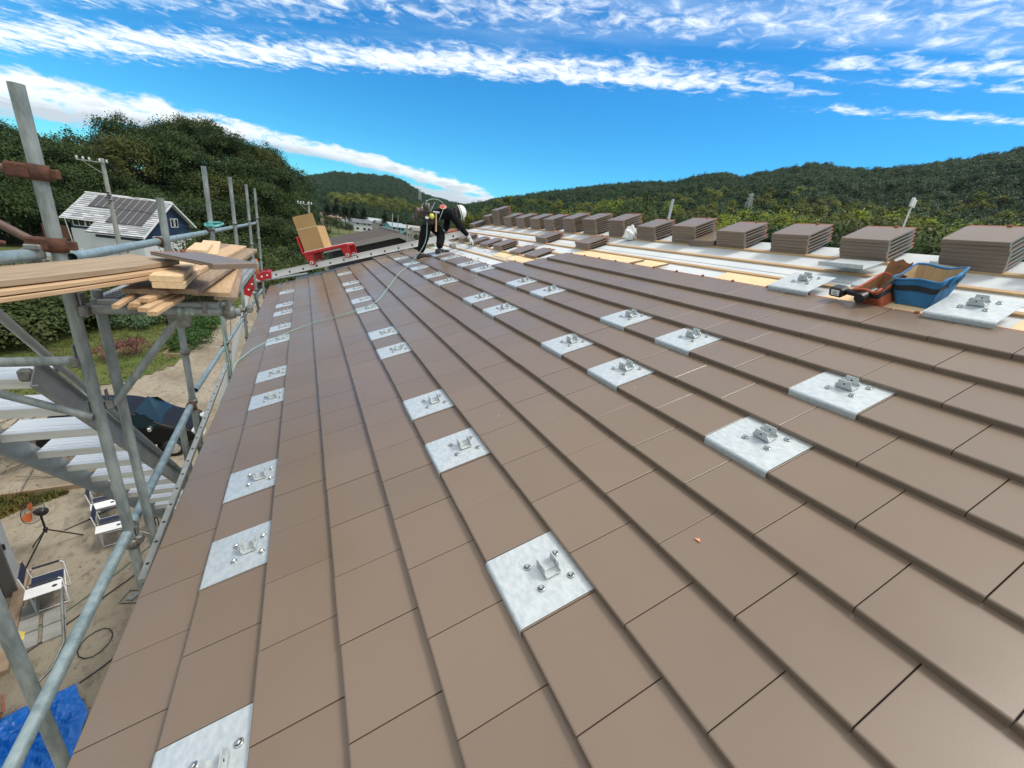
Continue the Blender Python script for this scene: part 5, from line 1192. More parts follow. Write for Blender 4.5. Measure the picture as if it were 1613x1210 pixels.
mb.box((-2.7, 7.41, G + .015), (.14, .18, .012), rotz(-.3)); tag(rebase(mb.build('jack_base_frame', MT['clamp']), (-2.7, 7.4, G)), 'small rusty steel frame lying on the sand below the tile edge', 'steel frame')
def cable(name, pts, lab, r=.012, mt_=None, cat='cable', g=None):
    mb = MB(); P3 = [Vector((x, y, G + .022)) for x, y in pts]; out = []
    for i in range(len(P3) - 1):
        for k in range(5): s_ = k / 5; p = P3[i].lerp(P3[i + 1], s_); out.append(p + Vector((.03 * mnoise.noise(p * 2.0), .04 * mnoise.noise(p * 2.3 + Vector((5, 0, 0))), 0)))
    out.append(P3[-1]); mb.path(out, r, 6); return tag(rebase(mb.build(name, mt_ or MT['black']), P3[0]), lab, cat, g)
cable('power_cable', [(-4.3, 6.6), (-3.9, 6.6), (-3.4, 7.2), (-2.9, 7.9), (-2.5, 8.6)], 'black power cable crossing the sand past the jack frame')
cable('power_cable', [(-4.6, 10.0), (-4.2, 10.4), (-3.7, 10.9), (-3.0, 11.9)], 'black power cable lying behind the row of chairs')
cable('power_cable', [(-2.9, 5.7), (-2.6, 6.0), (-2.2, 6.5), (-1.6, 6.9)], 'short black cable running from the blue tarpaulin under the eave')
cable('garden_hose', [(-4.3, 6.9), (-3.7, 7.3), (-3.1, 8.3), (-2.6, 9.2)], 'thin green hose lying across the paving slabs', .008, mat('green_hose', (.03, .12, .06), .5), 'hose')
lp = [(-2.95 + .22 * math.cos(k * .5), 6.45 + .30 * math.sin(k * .5)) for k in range(14)]; cable('power_cable', lp, 'dark cable loop lying on the sand beside the tile edge', .008)
# black car
car = thing('parked_car', (-4.3, 13.85, G), 'black compact car parked on the sand behind the stair', 'car')
paint = mat('black_car_paint', (.010, .009, .009), .34, 0, spec=.22); cg = mat('car_glass', (.010, .022, .024), .06, 0, spec=.45); chrome = mat('chrome', (.75, .76, .77), .15, .9)
CW = 1.56; CL0, CL1 = -6.2, -2.55
side = [(-6.2, .34), (-6.22, .85), (-6.1, 1.02), (-5.95, 1.42), (-5.75, 1.58), (-5.2, 1.64), (-4.5, 1.62), (-4.0, 1.52), (-3.25, 1.02), (-2.85, .93), (-2.62, .80), (-2.55, .60), (-2.56, .34)]
bm = bmesh.new(); yl = 13.85; rows_ = []
prof_y = [(-1, .90), (-.94, .975), (-.75, 1.0), (0, 1.0), (.75, 1.0), (.94, .975), (1, .90)]
for s_, k_ in prof_y:
    row = []
    for x, z in side:
        tum = 1 - .20 * max(0, (z - .95) / .7); xm = (CL0 + CL1) / 2 + (x - (CL0 + CL1) / 2) * (k_ if abs(s_) > .9 else (1 - .03 * s_ * s_)); zz = z if z < .5 else .5 + (z - .5) * (.94 + .06 * k_ if abs(s_) < .95 else .93)
        row.append(bm.verts.new((xm - car.location.x, s_ * CW / 2 * tum, zz)))
    rows_.append(row)
for r0, r1 in zip(rows_, rows_[1:]):
    for i in range(len(side)): j = (i + 1) % len(side); bm.faces.new((r0[i], r0[j], r1[j], r1[i]))
bm.faces.new(rows_[0][::-1]); bm.faces.new(rows_[-1]); bmesh.ops.recalc_face_normals(bm, faces=bm.faces)
me = bpy.data.meshes.new('body'); bm.to_mesh(me); bm.free(); me.materials.append(paint); me.polygons.foreach_set('use_smooth', [True] * len(me.polygons)); bo = link('body', me, parent=car)
md = bo.modifiers.new('sub', 'SUBSURF'); md.levels = 2; md.render_levels = 2
cq = lambda x, s_, z: Vector((x, 13.85 + s_, G + z))
mb = MB(); mb.add([cq(-3.98, -.62, 1.505), cq(-3.98, .62, 1.505), cq(-3.36, .70, 1.10), cq(-3.36, -.70, 1.10), cq(-3.70, 0, 1.345)], [(0, 1, 4), (1, 2, 4), (2, 3, 4), (3, 0, 4)], 0, False); mb.build('windscreen', cg, car)
mb = MB(); mb.prism([cq(-3.34, -.68, 1.075), cq(-3.34, .68, 1.075), cq(-3.26, .69, 1.03), cq(-3.26, -.69, 1.03)], (0, 0, .012)); mb.build('cowl', MT['black'], car)
for s_ in (-1, 1):
    for xa, xb in ((-5.7, -4.85), (-4.78, -3.75)):
        mb = MB(); y_a = s_ * (.735); y_b = s_ * .665; mb.prism([cq(xa, y_a, 1.02), cq(xb + .35 if xb > -4 else xb, y_a, 1.02), cq(xb, y_b, 1.44), cq(xa + .1, y_b, 1.44)], (0, s_ * .02, 0)); mb.build('side_window', cg, car)
    mb = MB(); mb.box(cq(-3.62, s_ * .90, 1.06), (.10, .20, .13), bev=.03); mb.build('wing_mirror', chrome, car)
    mb = MB(); mb.box(cq(-2.66, s_ * .56, .74), (.16, .3, .14), bev=.04); mb.build('headlight', mat('headlight_lens', (.5, .52, .53), .1), car)
    for x in (-5.5, -3.2):
        mb = MB(); c = cq(x, s_ * .70, .29); mb.lathe([(.0, -.08), (.27, -.08), (.29, -.05), (.29, .05), (.27, .08), (0, .08)], c, (0, 1, 0), 24); w_ = mb.build('wheel', MT['rubber'], car)
        mb = MB(); mb.lathe([(0, .085), (.18, .083), (.19, .07)], c, (0, s_, 0), 20); mb.build('rim', chrome, w_)
mb = MB(); mb.box(cq(-2.535, 0, .42), (.02, .34, .17), bev=.004); mb.build('number_plate', MT['white'], car)
mb = MB(); mb.box(cq(-2.55, 0, .62), (.05, .8, .08), bev=.01); mb.build('grille', MT['black'], car)
mb = MB(); mb.box((-3.80, 12.86, G + .36), (.56, .03, .34), rotz(.2) @ Matrix.Rotation(-.35, 3, 'X'), bev=.004); tag(rebase(mb.build('leaning_board', mat('dirty_white_board', (.55, .52, .47), .8, var=.35, vscale=6)), (-3.8, 12.86, G)), 'dirty white board leaning against the near side of the black car', 'board')
mb = MB()
for k in range(6): mb.box((-3.62, 12.86, G + .02 + k * .03), (.5, .4, .026), rotz(.2 + .03 * (k % 2)), bev=.004)
tag(rebase(mb.build('pallet_stack', mat('red_brown_crate', (.10, .035, .022), .8, var=.3)), (-3.6, 12.86, G)), 'low red brown pile of flat boxes below the leaning white board', 'pile')
# brushwood under the stair
br_ = random.Random(9); mb = MB(); wood_b = mat('grey_dead_branch', (.20, .18, .145), .9, 0, var=.4, vscale=8, bump=.3)
for k in range(120):
    p = Vector((-6.9 + br_.gauss(0, .55), 14.1 + br_.gauss(0, .6), G + abs(br_.gauss(.2, .35)))); a = br_.uniform(0, 6.28); L = br_.uniform(.5, 1.8); d = Vector((math.cos(a), math.sin(a), br_.uniform(-.1, .55))).normalized(); q = p + d * L * .5 + Vector((br_.gauss(0, .06), br_.gauss(0, .06), br_.gauss(0, .06)))
    r_ = br_.choice([.006, .008, .01, .014, .028]); mb.path([p, q, p + d * L], [r_, r_ * .8, r_ * .35], 5)
tag(rebase(mb.build('brushwood_heap', wood_b), (-6.9, 14.1, G)), 'heap of dead grey branches under the stair at the left edge', 'brushwood', kind='thing')
V_, F_ = leaves(24, 26, .7, .7, .5, .035, .16, 120, zlift=.8, shell=.2); sp = link('olive_shrub', None if False else leaf_mesh('olive_shrub', V_, F_, leaf_mat('sparse_olive_leaves', (.09, .10, .03), (.14, .13, .05), 3, .3)), (-4.9, 12.95, G)); tag(sp, 'sparse olive twigs growing beside the roof of the black car', 'shrub'); link('stem', stem_me, parent=sp)

# pebbles and litter on the sand
g = np.random.default_rng(12); Vv = []; Ff = []
for k in range(5200):
    x, y = g.uniform(-7.5, -1.0), 4.2 + 20 * g.random() ** 1.6
    if x > -1.6 and y < 6 or mnoise.noise(Vector((x * .8, y * .8, 1.0))) < -.12: continue
    s = .006 + .016 * g.random() ** 3; z = gz(x, y) + s * .3; o = len(Vv)
    a = g.random(3) * .6 + .7
    Vv += [(x + s * a[0], y, z), (x, y + s * a[1], z), (x - s, y, z), (x, y - s, z), (x, y, z + s * .8 * a[2])]; Ff += [(o, o + 1, o + 4), (o + 1, o + 2, o + 4), (o + 2, o + 3, o + 4), (o + 3, o, o + 4)]
tag(link('pebbles', np_mesh('pebbles', Vv, Ff, mat('grey_pebble', (.26, .235, .20), .9, 0, island=.6))), kind='stuff')

# ------------------------------------------------------------------ timber on the deck
def board(name, a, b_, w, th, mt_, label, cat='board', group=None, bend=0.0, roll=0.0):
    a, b_ = Vector(a), Vector(b_); d = (b_ - a).normalized(); s_ = Vector((0, 0, 1)).cross(d).normalized(); up = d.cross(s_); L = (b_ - a).length
    if roll: s_, up = s_ * math.cos(roll) + up * math.sin(roll), up * math.cos(roll) - s_ * math.sin(roll)
    n_ = 10 if bend else 1; vs = []; fs = []; e = min(.0025, th * .2)
    for i in range(n_ + 1):
        t = i / n_; x = -w / 2; z = -bend * 4 * t * (1 - t)
        for (yy, zz) in ((-w / 2, -th + e), (-w / 2 + e, -th), (w / 2 - e, -th), (w / 2, -th + e), (w / 2, -e), (w / 2 - e, 0), (-w / 2 + e, 0), (-w / 2, -e)): vs.append((yy, t * L, zz + z))
    for i in range(n_): fs += [(8 * i + k, 8 * i + (k + 1) % 8, 8 * i + 8 + (k + 1) % 8, 8 * i + 8 + k) for k in range(8)]
    fs += [tuple(range(8))[::-1], tuple(range(8 * n_, 8 * n_ + 8))]
    mb = MB(); mb.add(vs, fs); o = mb.build(name, mt_)          # local: y along the board, z up, top face at 0
    o.matrix_world = Matrix(((-s_.x, d.x, up.x, a.x), (-s_.y, d.y, up.y, a.y), (-s_.z, d.z, up.z, a.z), (0, 0, 0, 1)))
    return tag(o, label, cat, group)
gp = 'boards piled on the scaffold deck'
d_ = Vector((.38, .925, 0)); a0 = Vector((-.21, .98, 1.36)) - d_ * .62
board('long_plank', a0, a0 + d_ * 1.31, .235, .023, MT['plank'], 'top long plank reaching in from the left edge in front of the tall post', 'plank', gp, .012)
a1 = a0 + Vector((.03, -.015, -.0275)); board('long_plank', a1, a1 + d_ * 1.28, .22, .017, MT['wood'], 'middle long plank reaching in from the left edge', 'plank', gp, .012)
a1 = a0 + Vector((.035, -.02, -.048)); board('long_plank', a1, a1 + d_ * 1.25, .21, .017, MT['wood'], 'lowest long plank reaching in from the left edge', 'plank', gp, .012)
board('board', (.187, 1.356, 1.252), (.255, 3.60, 1.262), .15, .024, MT['wood_old'], 'long weathered board running straight back across the deck', 'board', gp)
board('board', (.072, 1.32, 1.248), (.10, 2.1, 1.252), .165, .020, MT['wood_old'], 'short weathered board poking out to the left under the pale offcuts', 'board', gp)
board('board', (.12, 1.45, 1.278), (.19, 3.55, 1.286), .12, .024, MT['wood'], 'planed board lying on top of the long weathered board', 'board', gp)
board('timber_offcut', (.168, 1.268, 1.322), (.125, 1.80, 1.324), .115, .026, MT['wood_pale'], 'fresh pale offcut on top of the pile nearest the camera', 'offcut', gp)
board('timber_offcut', (.175, 1.262, 1.294), (.145, 1.78, 1.296), .115, .026, MT['wood_pale'], 'fresh pale offcut under the topmost near one', 'offcut', gp)
board('timber_offcut', (.055, 2.55, 1.315), (.0, 3.15, 1.315), .115, .026, MT['wood_pale'], 'fresh pale offcut sticking out behind the brown tile', 'offcut', gp)
board('timber_offcut', (.10, 2.62, 1.290), (-.02, 3.62, 1.300), .13, .026, MT['wood_pale'], 'fresh pale offcut farthest back on the pile', 'offcut', gp)
board('board', (.08, 2.9, 1.28), (.10, 3.6, 1.285), .14, .02, MT['wood_old'], 'grey board end behind the pale offcuts', 'board', gp)
board('board', (.277, 1.555, 1.204), (.19, 2.75, 1.206), .165, .018, MT['wood'], 'flat grained board lying on the deck mesh at the right', 'board', gp)
board('board', (.345, 1.52, 1.190), (.235, 2.95, 1.192), .10, .018, MT['wood_old'], 'weathered board lying under the flat grained board', 'board', gp)
st_m = MT['wood']
for (a, b_, w, l_) in (((.03, 1.10, 1.222), (.012, 1.52, 1.222), .022, 'thin pale stick lying leftmost under the pile'), ((.066, 1.175, 1.214), (.07, 1.5, 1.216), .032, 'second stick end from the left under the pile'), ((.095, 1.20, 1.232), (.135, 1.52, 1.232), .04, 'third stick end from the left under the pile'),
                       ((.115, 1.10, 1.212), (.14, 1.48, 1.212), .034, 'fourth stick end from the left under the pile'), ((.15, 1.075, 1.202), (.17, 1.45, 1.204), .034, 'rightmost stick end under the pile'), ((.055, 1.22, 1.195), (.08, 1.6, 1.195), .05, 'broad stick lying lowest on the deck arm')): board('timber_stick', a, b_, w, .018, st_m, l_, 'stick', 'sticks under the timber pile')
for (y, z, w) in ((1.75, 1.226, .34), (2.9, 1.228, .30)): board('spacer_batten', (-.12, y, z), (.24, y + .02, z), .045, .03, MT['wood_old'], 'spacer batten under the boards, ' + ('near' if y < 2 else 'far') + ' one', 'batten', gp)
o = tile0.copy(); COL.objects.link(o)
ex_ = Vector((-.68, .73, .0)).normalized(); ez_ = Vector((0, 0, 1)); ey_ = ez_.cross(ex_); sl_, sw_ = 1.28, .66
o.matrix_world = Matrix(((ex_.x * sl_, ey_.x * sw_, 0, .357), (ex_.y * sl_, ey_.y * sw_, 0, 1.224), (0, 0, 1, 1.395), (0, 0, 0, 1))); tag(o, 'narrow brown roof tile lying on top of the timber pile on the deck', 'roof tile', None, 'thing')
# hose coil and hanging ropes
mb = MB(); c = Vector((XS, 4.93, 1.37)); pts = []
for k in range(60):
    a = k * 2 * math.pi / 20; r_ = .085 + .006 * math.sin(k * 1.3); pts.append(c + Vector((r_ * math.cos(a) + .03, r_ * math.sin(a) * .9, .02 * math.sin(a + .6) + .006 * (k // 20))))
mb.path(pts, .0075, 8); mb.box(c + Vector((.0, -.03, .0)), (.04, .035, .07), bev=.01); tag(rebase(mb.build('hose_coil', MT['teal']), c), 'coil of teal air hose hung round a scaffold post', 'hose')
def rope(nm, pts, r, lab, mt_=None, cat='rope', sub=6):
    P3 = [Vector(p) for p in pts]; out = []
    for i in range(len(P3) - 1):
        p0, p1, p2, p3 = P3[max(i - 1, 0)], P3[i], P3[i + 1], P3[min(i + 2, len(P3) - 1)]
        for k in range(sub):
            t = k / sub; out.append(.5 * ((2 * p1) + (-p0 + p2) * t + (2 * p0 - 5 * p1 + 4 * p2 - p3) * t * t + (-p0 + 3 * p1 - 3 * p2 + p3) * t * t * t))
    out.append(P3[-1]); mb = MB(); mb.path(out, r, 7); return tag(rebase(mb.build(nm, mt_ or MT['green_rope']), P3[0]), lab, cat)
rope('hanging_cord', [(.02, 3.44, 1.15), (.0, 3.46, .4), (-.03, 3.47, -.8), (-.05, 3.48, -2.4)], .005, 'pale green cord hanging straight from the far edge of the deck', None, 'cord')
rope('hanging_cord', [(XS + .04, 4.6, 1.0), (XS + .02, 4.7, .3), (XS + .06, 4.62, -.5), (XS + .02, 4.55, -1.6)], .005, 'pale green cord hanging beside the post with the hose coil', None, 'cord')
rope('hanging_cord', [(XS - .02, 5.6, .1), (-.30, 5.0, -1.2), (-.55, 4.2, -3.2), (-.7, 3.9, -5.5)], .003, 'thin dark cord slanting down past the open-ended low rail', MT['dark'], 'cord')
mb = MB(); c = Vector((.27, 4.0, 1.05)); mb.lathe([(.01, -.09), (.026, -.07), (.030, 0), (.024, .05), (.012, .08)], c, n=9); tag(rebase(mb.build('work_glove', mat('orange_glove', (.55, .20, .10), .9, var=.3, bump=.4)), c), 'orange rag hanging below the far end of the long board', 'rag')

# ------------------------------------------------------------------ ladder hoist
RA, RBp = Vector((.05, 9.25, .235)), Vector((3.75, 7.72, 1.555)); rd = (RBp - RA).normalized(); rs = rd.cross(Vector((0, 0, 1))).normalized() * -1; ru = rd.cross(rs) * -1
if ru.z < 0: ru = -ru
if rs.y < 0: rs = -rs
Rr = Matrix((rd, rs, ru)).transposed(); hz = thing('hoist_rail', RA, 'long white ladder hoist rail with black holes lying up the far end of the roof', 'hoist rail')
Lr = (RBp - RA).length
for s_ in (0, .34):
    mb = MB(); c = (RA + RBp) / 2 + rs * s_; mb.box(c, (Lr, .028, .105), Rr, 0); mb.box(c + ru * .056 - rs * .004, (Lr, .045, .012), Rr, 0); mb.box(c - ru * .056 - rs * .004, (Lr, .045, .012), Rr, 0)
    k = 0
    while .12 + k * .30 < Lr:
        p = RA + rd * (.12 + k * .30) + rs * (s_ - .0145) - ru * .012; mb.tube(p, p - rs * .004, .020, 10, mi=1); k += 1
    mb.build('side_rail', [MT['white'], MT['black']], hz)
for k in range(13): mb = MB(); p = RA + rd * (.12 + k * .30); mb.tube(p, p + rs * .34, .016, 10); mb.build('rung', MT['alu'], hz)
mb = MB()
for j in range(9):
    p = RA + rd * (1.62 + j * .036) - rs * .0152 + ru * .03; mb.box(p, (.020, .002, .022 if j % 3 else .012), Rr)
mb.build('lettering', MT['black'], hz)
mb = MB(); mb.box(RBp + ru * .0 - rs * .03 + rd * .05, (.16, .03, .13), Rr, bev=.004); mb.tube(RBp - rs * .05 + rd * .03, RBp - rs * .046 + rd * .03, .012, 10, mi=1); mb.tube(RBp - rs * .05 + rd * .09, RBp - rs * .046 + rd * .09, .012, 10, mi=1); mb.build('end_plate', [MT['alu'], MT['black']], hz)
hb_ = thing('hoist_bend', (-.2, 9.3, 0), 'curved red steel bend of the hoist at the eave', 'hoist bend')
arc = [(.06, .235), (-.02, .235), (-.12, .20), (-.22, .13), (-.31, .03), (-.38, -.09), (-.43, -.22)]
for s_ in (0, .36):
    mb = MB(); up_, lo_ = [], []
    for i, (x, z) in enumerate(arc):
        p, q = Vector(arc[max(i - 1, 0)]), Vector(arc[min(i + 1, len(arc) - 1)]); t = (q - p).normalized(); n_ = Vector((t.y, -t.x)) * .075; up_.append((x - n_.x * -1, z - n_.y * -1)); lo_.append((x + n_.x * -1, z + n_.y * -1))
    for i in range(len(arc) - 1):
        mb.prism([Vector((*[up_[i][0]], 9.22 + s_, up_[i][1])), Vector((up_[i + 1][0], 9.22 + s_, up_[i + 1][1])), Vector((lo_[i + 1][0], 9.22 + s_, lo_[i + 1][1])), Vector((lo_[i][0], 9.22 + s_, lo_[i][1]))], (0, .03, 0))
    for i in range(1, 6): x, z = arc[i]; mb.tube((x, 9.218 + s_, z), (x, 9.212 + s_, z), .020, 12, mi=1)
    mb.build('side_plate', [MT['red'], MT['white']], hb_)
mb = MB()
for i in range(len(arc) - 1): a, b_ = Vector((arc[i][0], 9.42, arc[i][1])), Vector((arc[i + 1][0], 9.42, arc[i + 1][1])); d2 = (b_ - a).normalized(); n2 = Vector((-d2.z, 0, d2.x)) * .07; n2 = n2 if n2.z > 0 else -n2; mb.prism([a + n2, b_ + n2, b_ + n2 * 1.1, a + n2 * 1.1], (0, -.2, 0))
mb.build('cover_plate', MT['red'], hb_)
t = thing('hoist_ladder', (-.6, 9.3, -3), 'white lower ladder of the hoist going down from the red bend', 'ladder')
for y in (9.22, 9.58):
    mb = MB(); a, b_ = Vector((-.43, y, -.22)), Vector((-2.1, y, G)); d2 = (b_ - a).normalized(); mb.box((a + b_) / 2, ((b_ - a).length, .03, .10), Matrix((d2, Vector((0, 1, 0)), d2.cross(Vector((0, 1, 0))))).transposed()); mb.build('side_rail', MT['white'], t)
mb = MB()
for k in range(18): p = Vector((-.46, 9.22, -.35)).lerp(Vector((-2.1, 9.22, G)), k / 18); mb.tube(p, p + Vector((0, .36, 0)), .014, 8)
mb.build('rungs', MT['alu'], t)
cr = thing('hoist_carriage', (1.0, 9.15, .6), 'red hoist carriage with a white topped platform riding on the rail', 'hoist carriage')
cd, cs, cu, Rc = rd, rs, ru, Rr; CA = RA + rd * .86 + ru * .27 - rs * .11
mb = MB(); mb.box(CA + cd * .48 + cs * .25, (.96, .5, .05), Rc, bev=.01); mb.build('platform', MT['red'], cr)
mb = MB(); mb.box(CA + cd * .49 + cs * .25 + cu * .030, (.92, .46, .012), Rc, bev=.003); mb.build('platform_top', MT['white'], cr)
mb = MB(); mb.box(CA + cs * .25 + cu * .17, (.03, .5, .36), Rc, bev=.012)
mb.build('back_panel', MT['red'], cr)
for x in (.10, .88):
    for s_ in (.02, .46):
        p = CA + cd * x + cs * s_
        mb = MB(); mb.prism([p - cd * .10 - cu * .02, p + cd * .10 - cu * .02, p + cd * .07 - cu * .24, p - cd * .03 - cu * .24], cs * .03); mb.build('wheel_bracket', MT['red'], cr)
        mb = MB(); mb.tube(p - cs * .02 - cu * .20 + cd * .02, p + cs * .03 - cu * .20 + cd * .02, .055, 18); mb.tube(p - cs * .024 - cu * .20 + cd * .02, p - cs * .02 - cu * .20 + cd * .02, .034, 16, mi=1); mb.tube(p - cs * .028 - cu * .20 + cd * .02, p - cs * .024 - cu * .20 + cd * .02, .018, 12, mi=2); mb.build('wheel', [MT['red'], MT['white'], MT['black']], cr)
cb = thing('cardboard_box', CA + cd * .28 + cs * .25 + cu * .04, 'brown cardboard box riding on the red hoist carriage', 'box')
P_b = CA + cd * .045 + cu * .037
mb = MB(); mb.box(P_b + cd * .215 + cs * .25 + cu * .22, (.43, .44, .44), Rc, bev=.004); mb.build('carton', MT['card'], cb)
mb = MB(); mb.box(P_b + cd * .215 + cs * .035 + cu * .4415, (.425, .02, .003), Rc); mb.box(P_b + cd * .215 + cs * .0285 + cu * .434, (.425, .003, .012), Rc); mb.build('top_edge_tape', MT['card_edge'], cb)
mb = MB(); mb.box(P_b + cd * .213 + cs * .034 + cu * .565, (.42, .006, .245), Rc); mb.build('open_flap', MT['card'], cb)

# ------------------------------------------------------------------ tool bags, driver, oddments on the roof
def tub(name, parent, base, top, th, mt_out, mt_in, h0, h1, band=None):
    """open canvas tub from a base to a top rectangle given as (u0,u1,v0,v1)"""
    def ring(rc, h, ins, n_=9, puff=0.0):
        u0, u1, v0, v1 = rc; u0 += ins / TW; u1 -= ins / TW; v0 += ins / EX; v1 -= ins / EX; pts = []
        for (a, b_) in (((u1, v0), (u0, v0)), ((u0, v0), (u0, v1)), ((u0, v1), (u1, v1)), ((u1, v1), (u1, v0))):
            for k in range(n_):
                t = k / n_; e = math.sin(math.pi * t) * puff; du_, dv_ = b_[0] - a[0], b_[1] - a[1]; L = math.hypot(du_ * TW, dv_ * EX)
                pts.append(RP(a[0] + du_ * t + dv_ / L * e * .9, a[1] + dv_ * t - du_ / L * e * .9, h + (.004 + .003 * max(0, h) / .1) * math.sin(7 * t + du_ * 3) - .006 * max(0, h / .1) * math.sin(math.pi * t)))
        pts = [p + Vector((mnoise.noise(p * 24), mnoise.noise(p * 24 + Vector((9, 0, 0))), .6 * mnoise.noise(p * 20 + Vector((0, 9, 0))))) * .005 for p in pts]
        return pts
    mb = MB(); lerp = lambda t: tuple(b0 + (t0 - b0) * t for b0, t0 in zip(base, top))
    R_ = [ring(lerp(t), h0 + (h1 - h0) * t, 0, puff=.006 * math.sin(3.1 * t)) for t in (0, .25, .5, .75, 1)] + [ring(lerp(1), h1 + .004, .006)]
    I_ = [ring(lerp(t), h0 + (h1 - h0) * t + (.012 if t == 0 else 0), .012) for t in (1, .5, 0)]
    n_ = 36; vs = [p for r in R_ for p in r]
    for k in range(len(R_) - 1): mb.add(R_[k] + R_[k + 1], [(i, (i + 1) % n_, n_ + (i + 1) % n_, n_ + i) for i in range(n_)], 0, True)
    mb.add(R_[0], [tuple(range(n_))[::-1]], 0)
    o = mb.build(name, mt_out, parent); mb = MB(); mb.add(R_[-1] + I_[0], [(i, (i + 1) % n_, n_ + (i + 1) % n_, n_ + i) for i in range(n_)])
    for k in range(2): mb.add(I_[k] + I_[k + 1], [(i, (i + 1) % n_, n_ + (i + 1) % n_, n_ + i) for i in range(n_)], 0, True)
    mb.add(I_[-1], [tuple(range(n_))]); mb.build('lining', mt_in, parent)
    if band:
        mb = MB(); A_, B2 = ring(lerp(band[0]), h0 + (h1 - h0) * band[0], -.0035, puff=.005), ring(lerp(band[1]), h0 + (h1 - h0) * band[1], -.0035, puff=.003)
        mb.add(A_ + B2, [(i, (i + 1) % n_, n_ + (i + 1) % n_, n_ + i) for i in range(n_)], 0, True); mb.build('webbing_band', mat('dark_webbing', (.02, .025, .03), .8), parent)
    mb = MB(); rim = ring(lerp(1), h1 + .004, .003, puff=.002); mb.path(rim, .008, 8, closed=True); mb.build('rim_piping', mt_out, parent)
    return o
bb = thing('tool_bag', RP(.4, 15.8, HB), 'open blue canvas tool bag with a dark band, standing beside the orange one', 'tool bag')
tub('bag_body', bb, (.14, .66, 15.62, 16.38), (.04, .84, 15.66, 16.62), .004, MT['blue_canvas'], MT['tan_in'], HB - .002, .100, (.58, .80))
mb = MB(); a = RP(.1, 15.75, .10); mb.path([RP(.05, 15.95, .06), RP(.0, 15.98, .10), RP(.0, 16.2, .11), RP(.04, 16.3, .06)], .011, 8); mb.build('handle', MT['blue_canvas'], bb)
ob_ = thing('tool_bag', RP(.95, 15.6, HB), 'faded orange canvas tool bag slumped open beside the blue one', 'tool bag')
tub('bag_body', ob_, (.74, 1.16, 15.28, 16.0), (.80, 1.24, 15.12, 16.25), .004, MT['orange_canvas'], MT['leather_in'], HB - .002, .055, (.62, .9))
mb = MB()
fl = [[RP(1.24 - .42 * i / 6, 16.25 + .25 * j / 3 - .02 * i, .055 + .075 * j / 3 + .012 * math.sin(i * 1.7 + j)) for i in range(7)] for j in range(4)]
vs = [p for r in fl for p in r]; mb.add(vs + [p + EV * .006 for p in vs], [(7 * j + i, 7 * j + i + 1, 7 * j + 7 + i + 1, 7 * j + 7 + i) for j in range(3) for i in range(6)] + [(28 + 7 * j + i, 28 + 7 * j + 7 + i, 28 + 7 * j + 7 + i + 1, 28 + 7 * j + i + 1) for j in range(3) for i in range(6)], 0, True); mb.build('raised_flap', MT['leather_in'], ob_)
mb = MB(); mb.path([RP(.82, 15.25, .055), RP(.80, 15.5, .09), RP(.78, 15.9, .095), RP(.80, 16.15, .06)], .010, 8); mb.build('handle', mat('dark_strap', (.03, .02, .018), .8), ob_)
dr = thing('impact_driver', RP(1.4, 15.1, 0), 'black cordless driver lying on the top tile course with its battery towards the camera', 'power tool')
Dm = lambda x, y, z: RP(1.66, 15.02, -.004) + ROOF_ROT @ rotz(-.12) @ Vector((x, y, z))
RD_ = ROOF_ROT @ rotz(-.12)
mb = MB(); mb.box(Dm(.035, -.045, .032), (.075, .088, .062), RD_, bev=.012); bt = mb.build('battery', MT['black'], dr)
mb = MB(); mb.box(Dm(-.0032, -.050, .034), (.0015, .052, .036), RD_); lb_ = mb.build('battery_label', MT['white'], bt)
mb = MB()
for k in range(3): mb.box(Dm(-.0045, -.050, .024 + k * .009), (.001, .034 - .006 * k, .002), RD_)
mb.build('label_print', MT['black'], bt)
mb = MB(); mb.tube(Dm(.05, -.085, .034), Dm(.055, -.19, .030), .019, 12, .022); mb.build('grip', MT['black'], dr)
mb = MB(); mb.tube(Dm(-.01, -.205, .032), Dm(.13, -.195, .032), .030, 14, .026); mb.tube(Dm(.13, -.195, .032), Dm(.165, -.192, .032), .018, 12, .010); mb.build('motor_housing', MT['black'], dr)
mb = MB(); mb.box(Dm(.095, -.155, .030), (.014, .02, .02), RD_, bev=.004); mb.build('trigger', MT['red'], dr)
# crushed white bag between two ridge stacks
mb = MB(); bm = bmesh.new(); bmesh.ops.create_icosphere(bm, subdivisions=3, radius=1)
for v in bm.verts:
    k = 1 + .45 * mnoise.noise(v.co * 2.2) + .25 * mnoise.noise(v.co * 5); v.co = Vector((v.co.x * .09 * k, v.co.y * .07 * k, max(v.co.z * .10 * k * (1.3 if v.co.z > 0 else .6), -.045)))
bp_ = RP(11.35, 18.0, HU + .045); me = bpy.data.meshes.new('plastic_bag'); bm.to_mesh(me); bm.free(); me.materials.append(MT['white']); tag(link('plastic_bag', me, bp_), 'crumpled white plastic bag between two ridge tile stacks', 'bag')
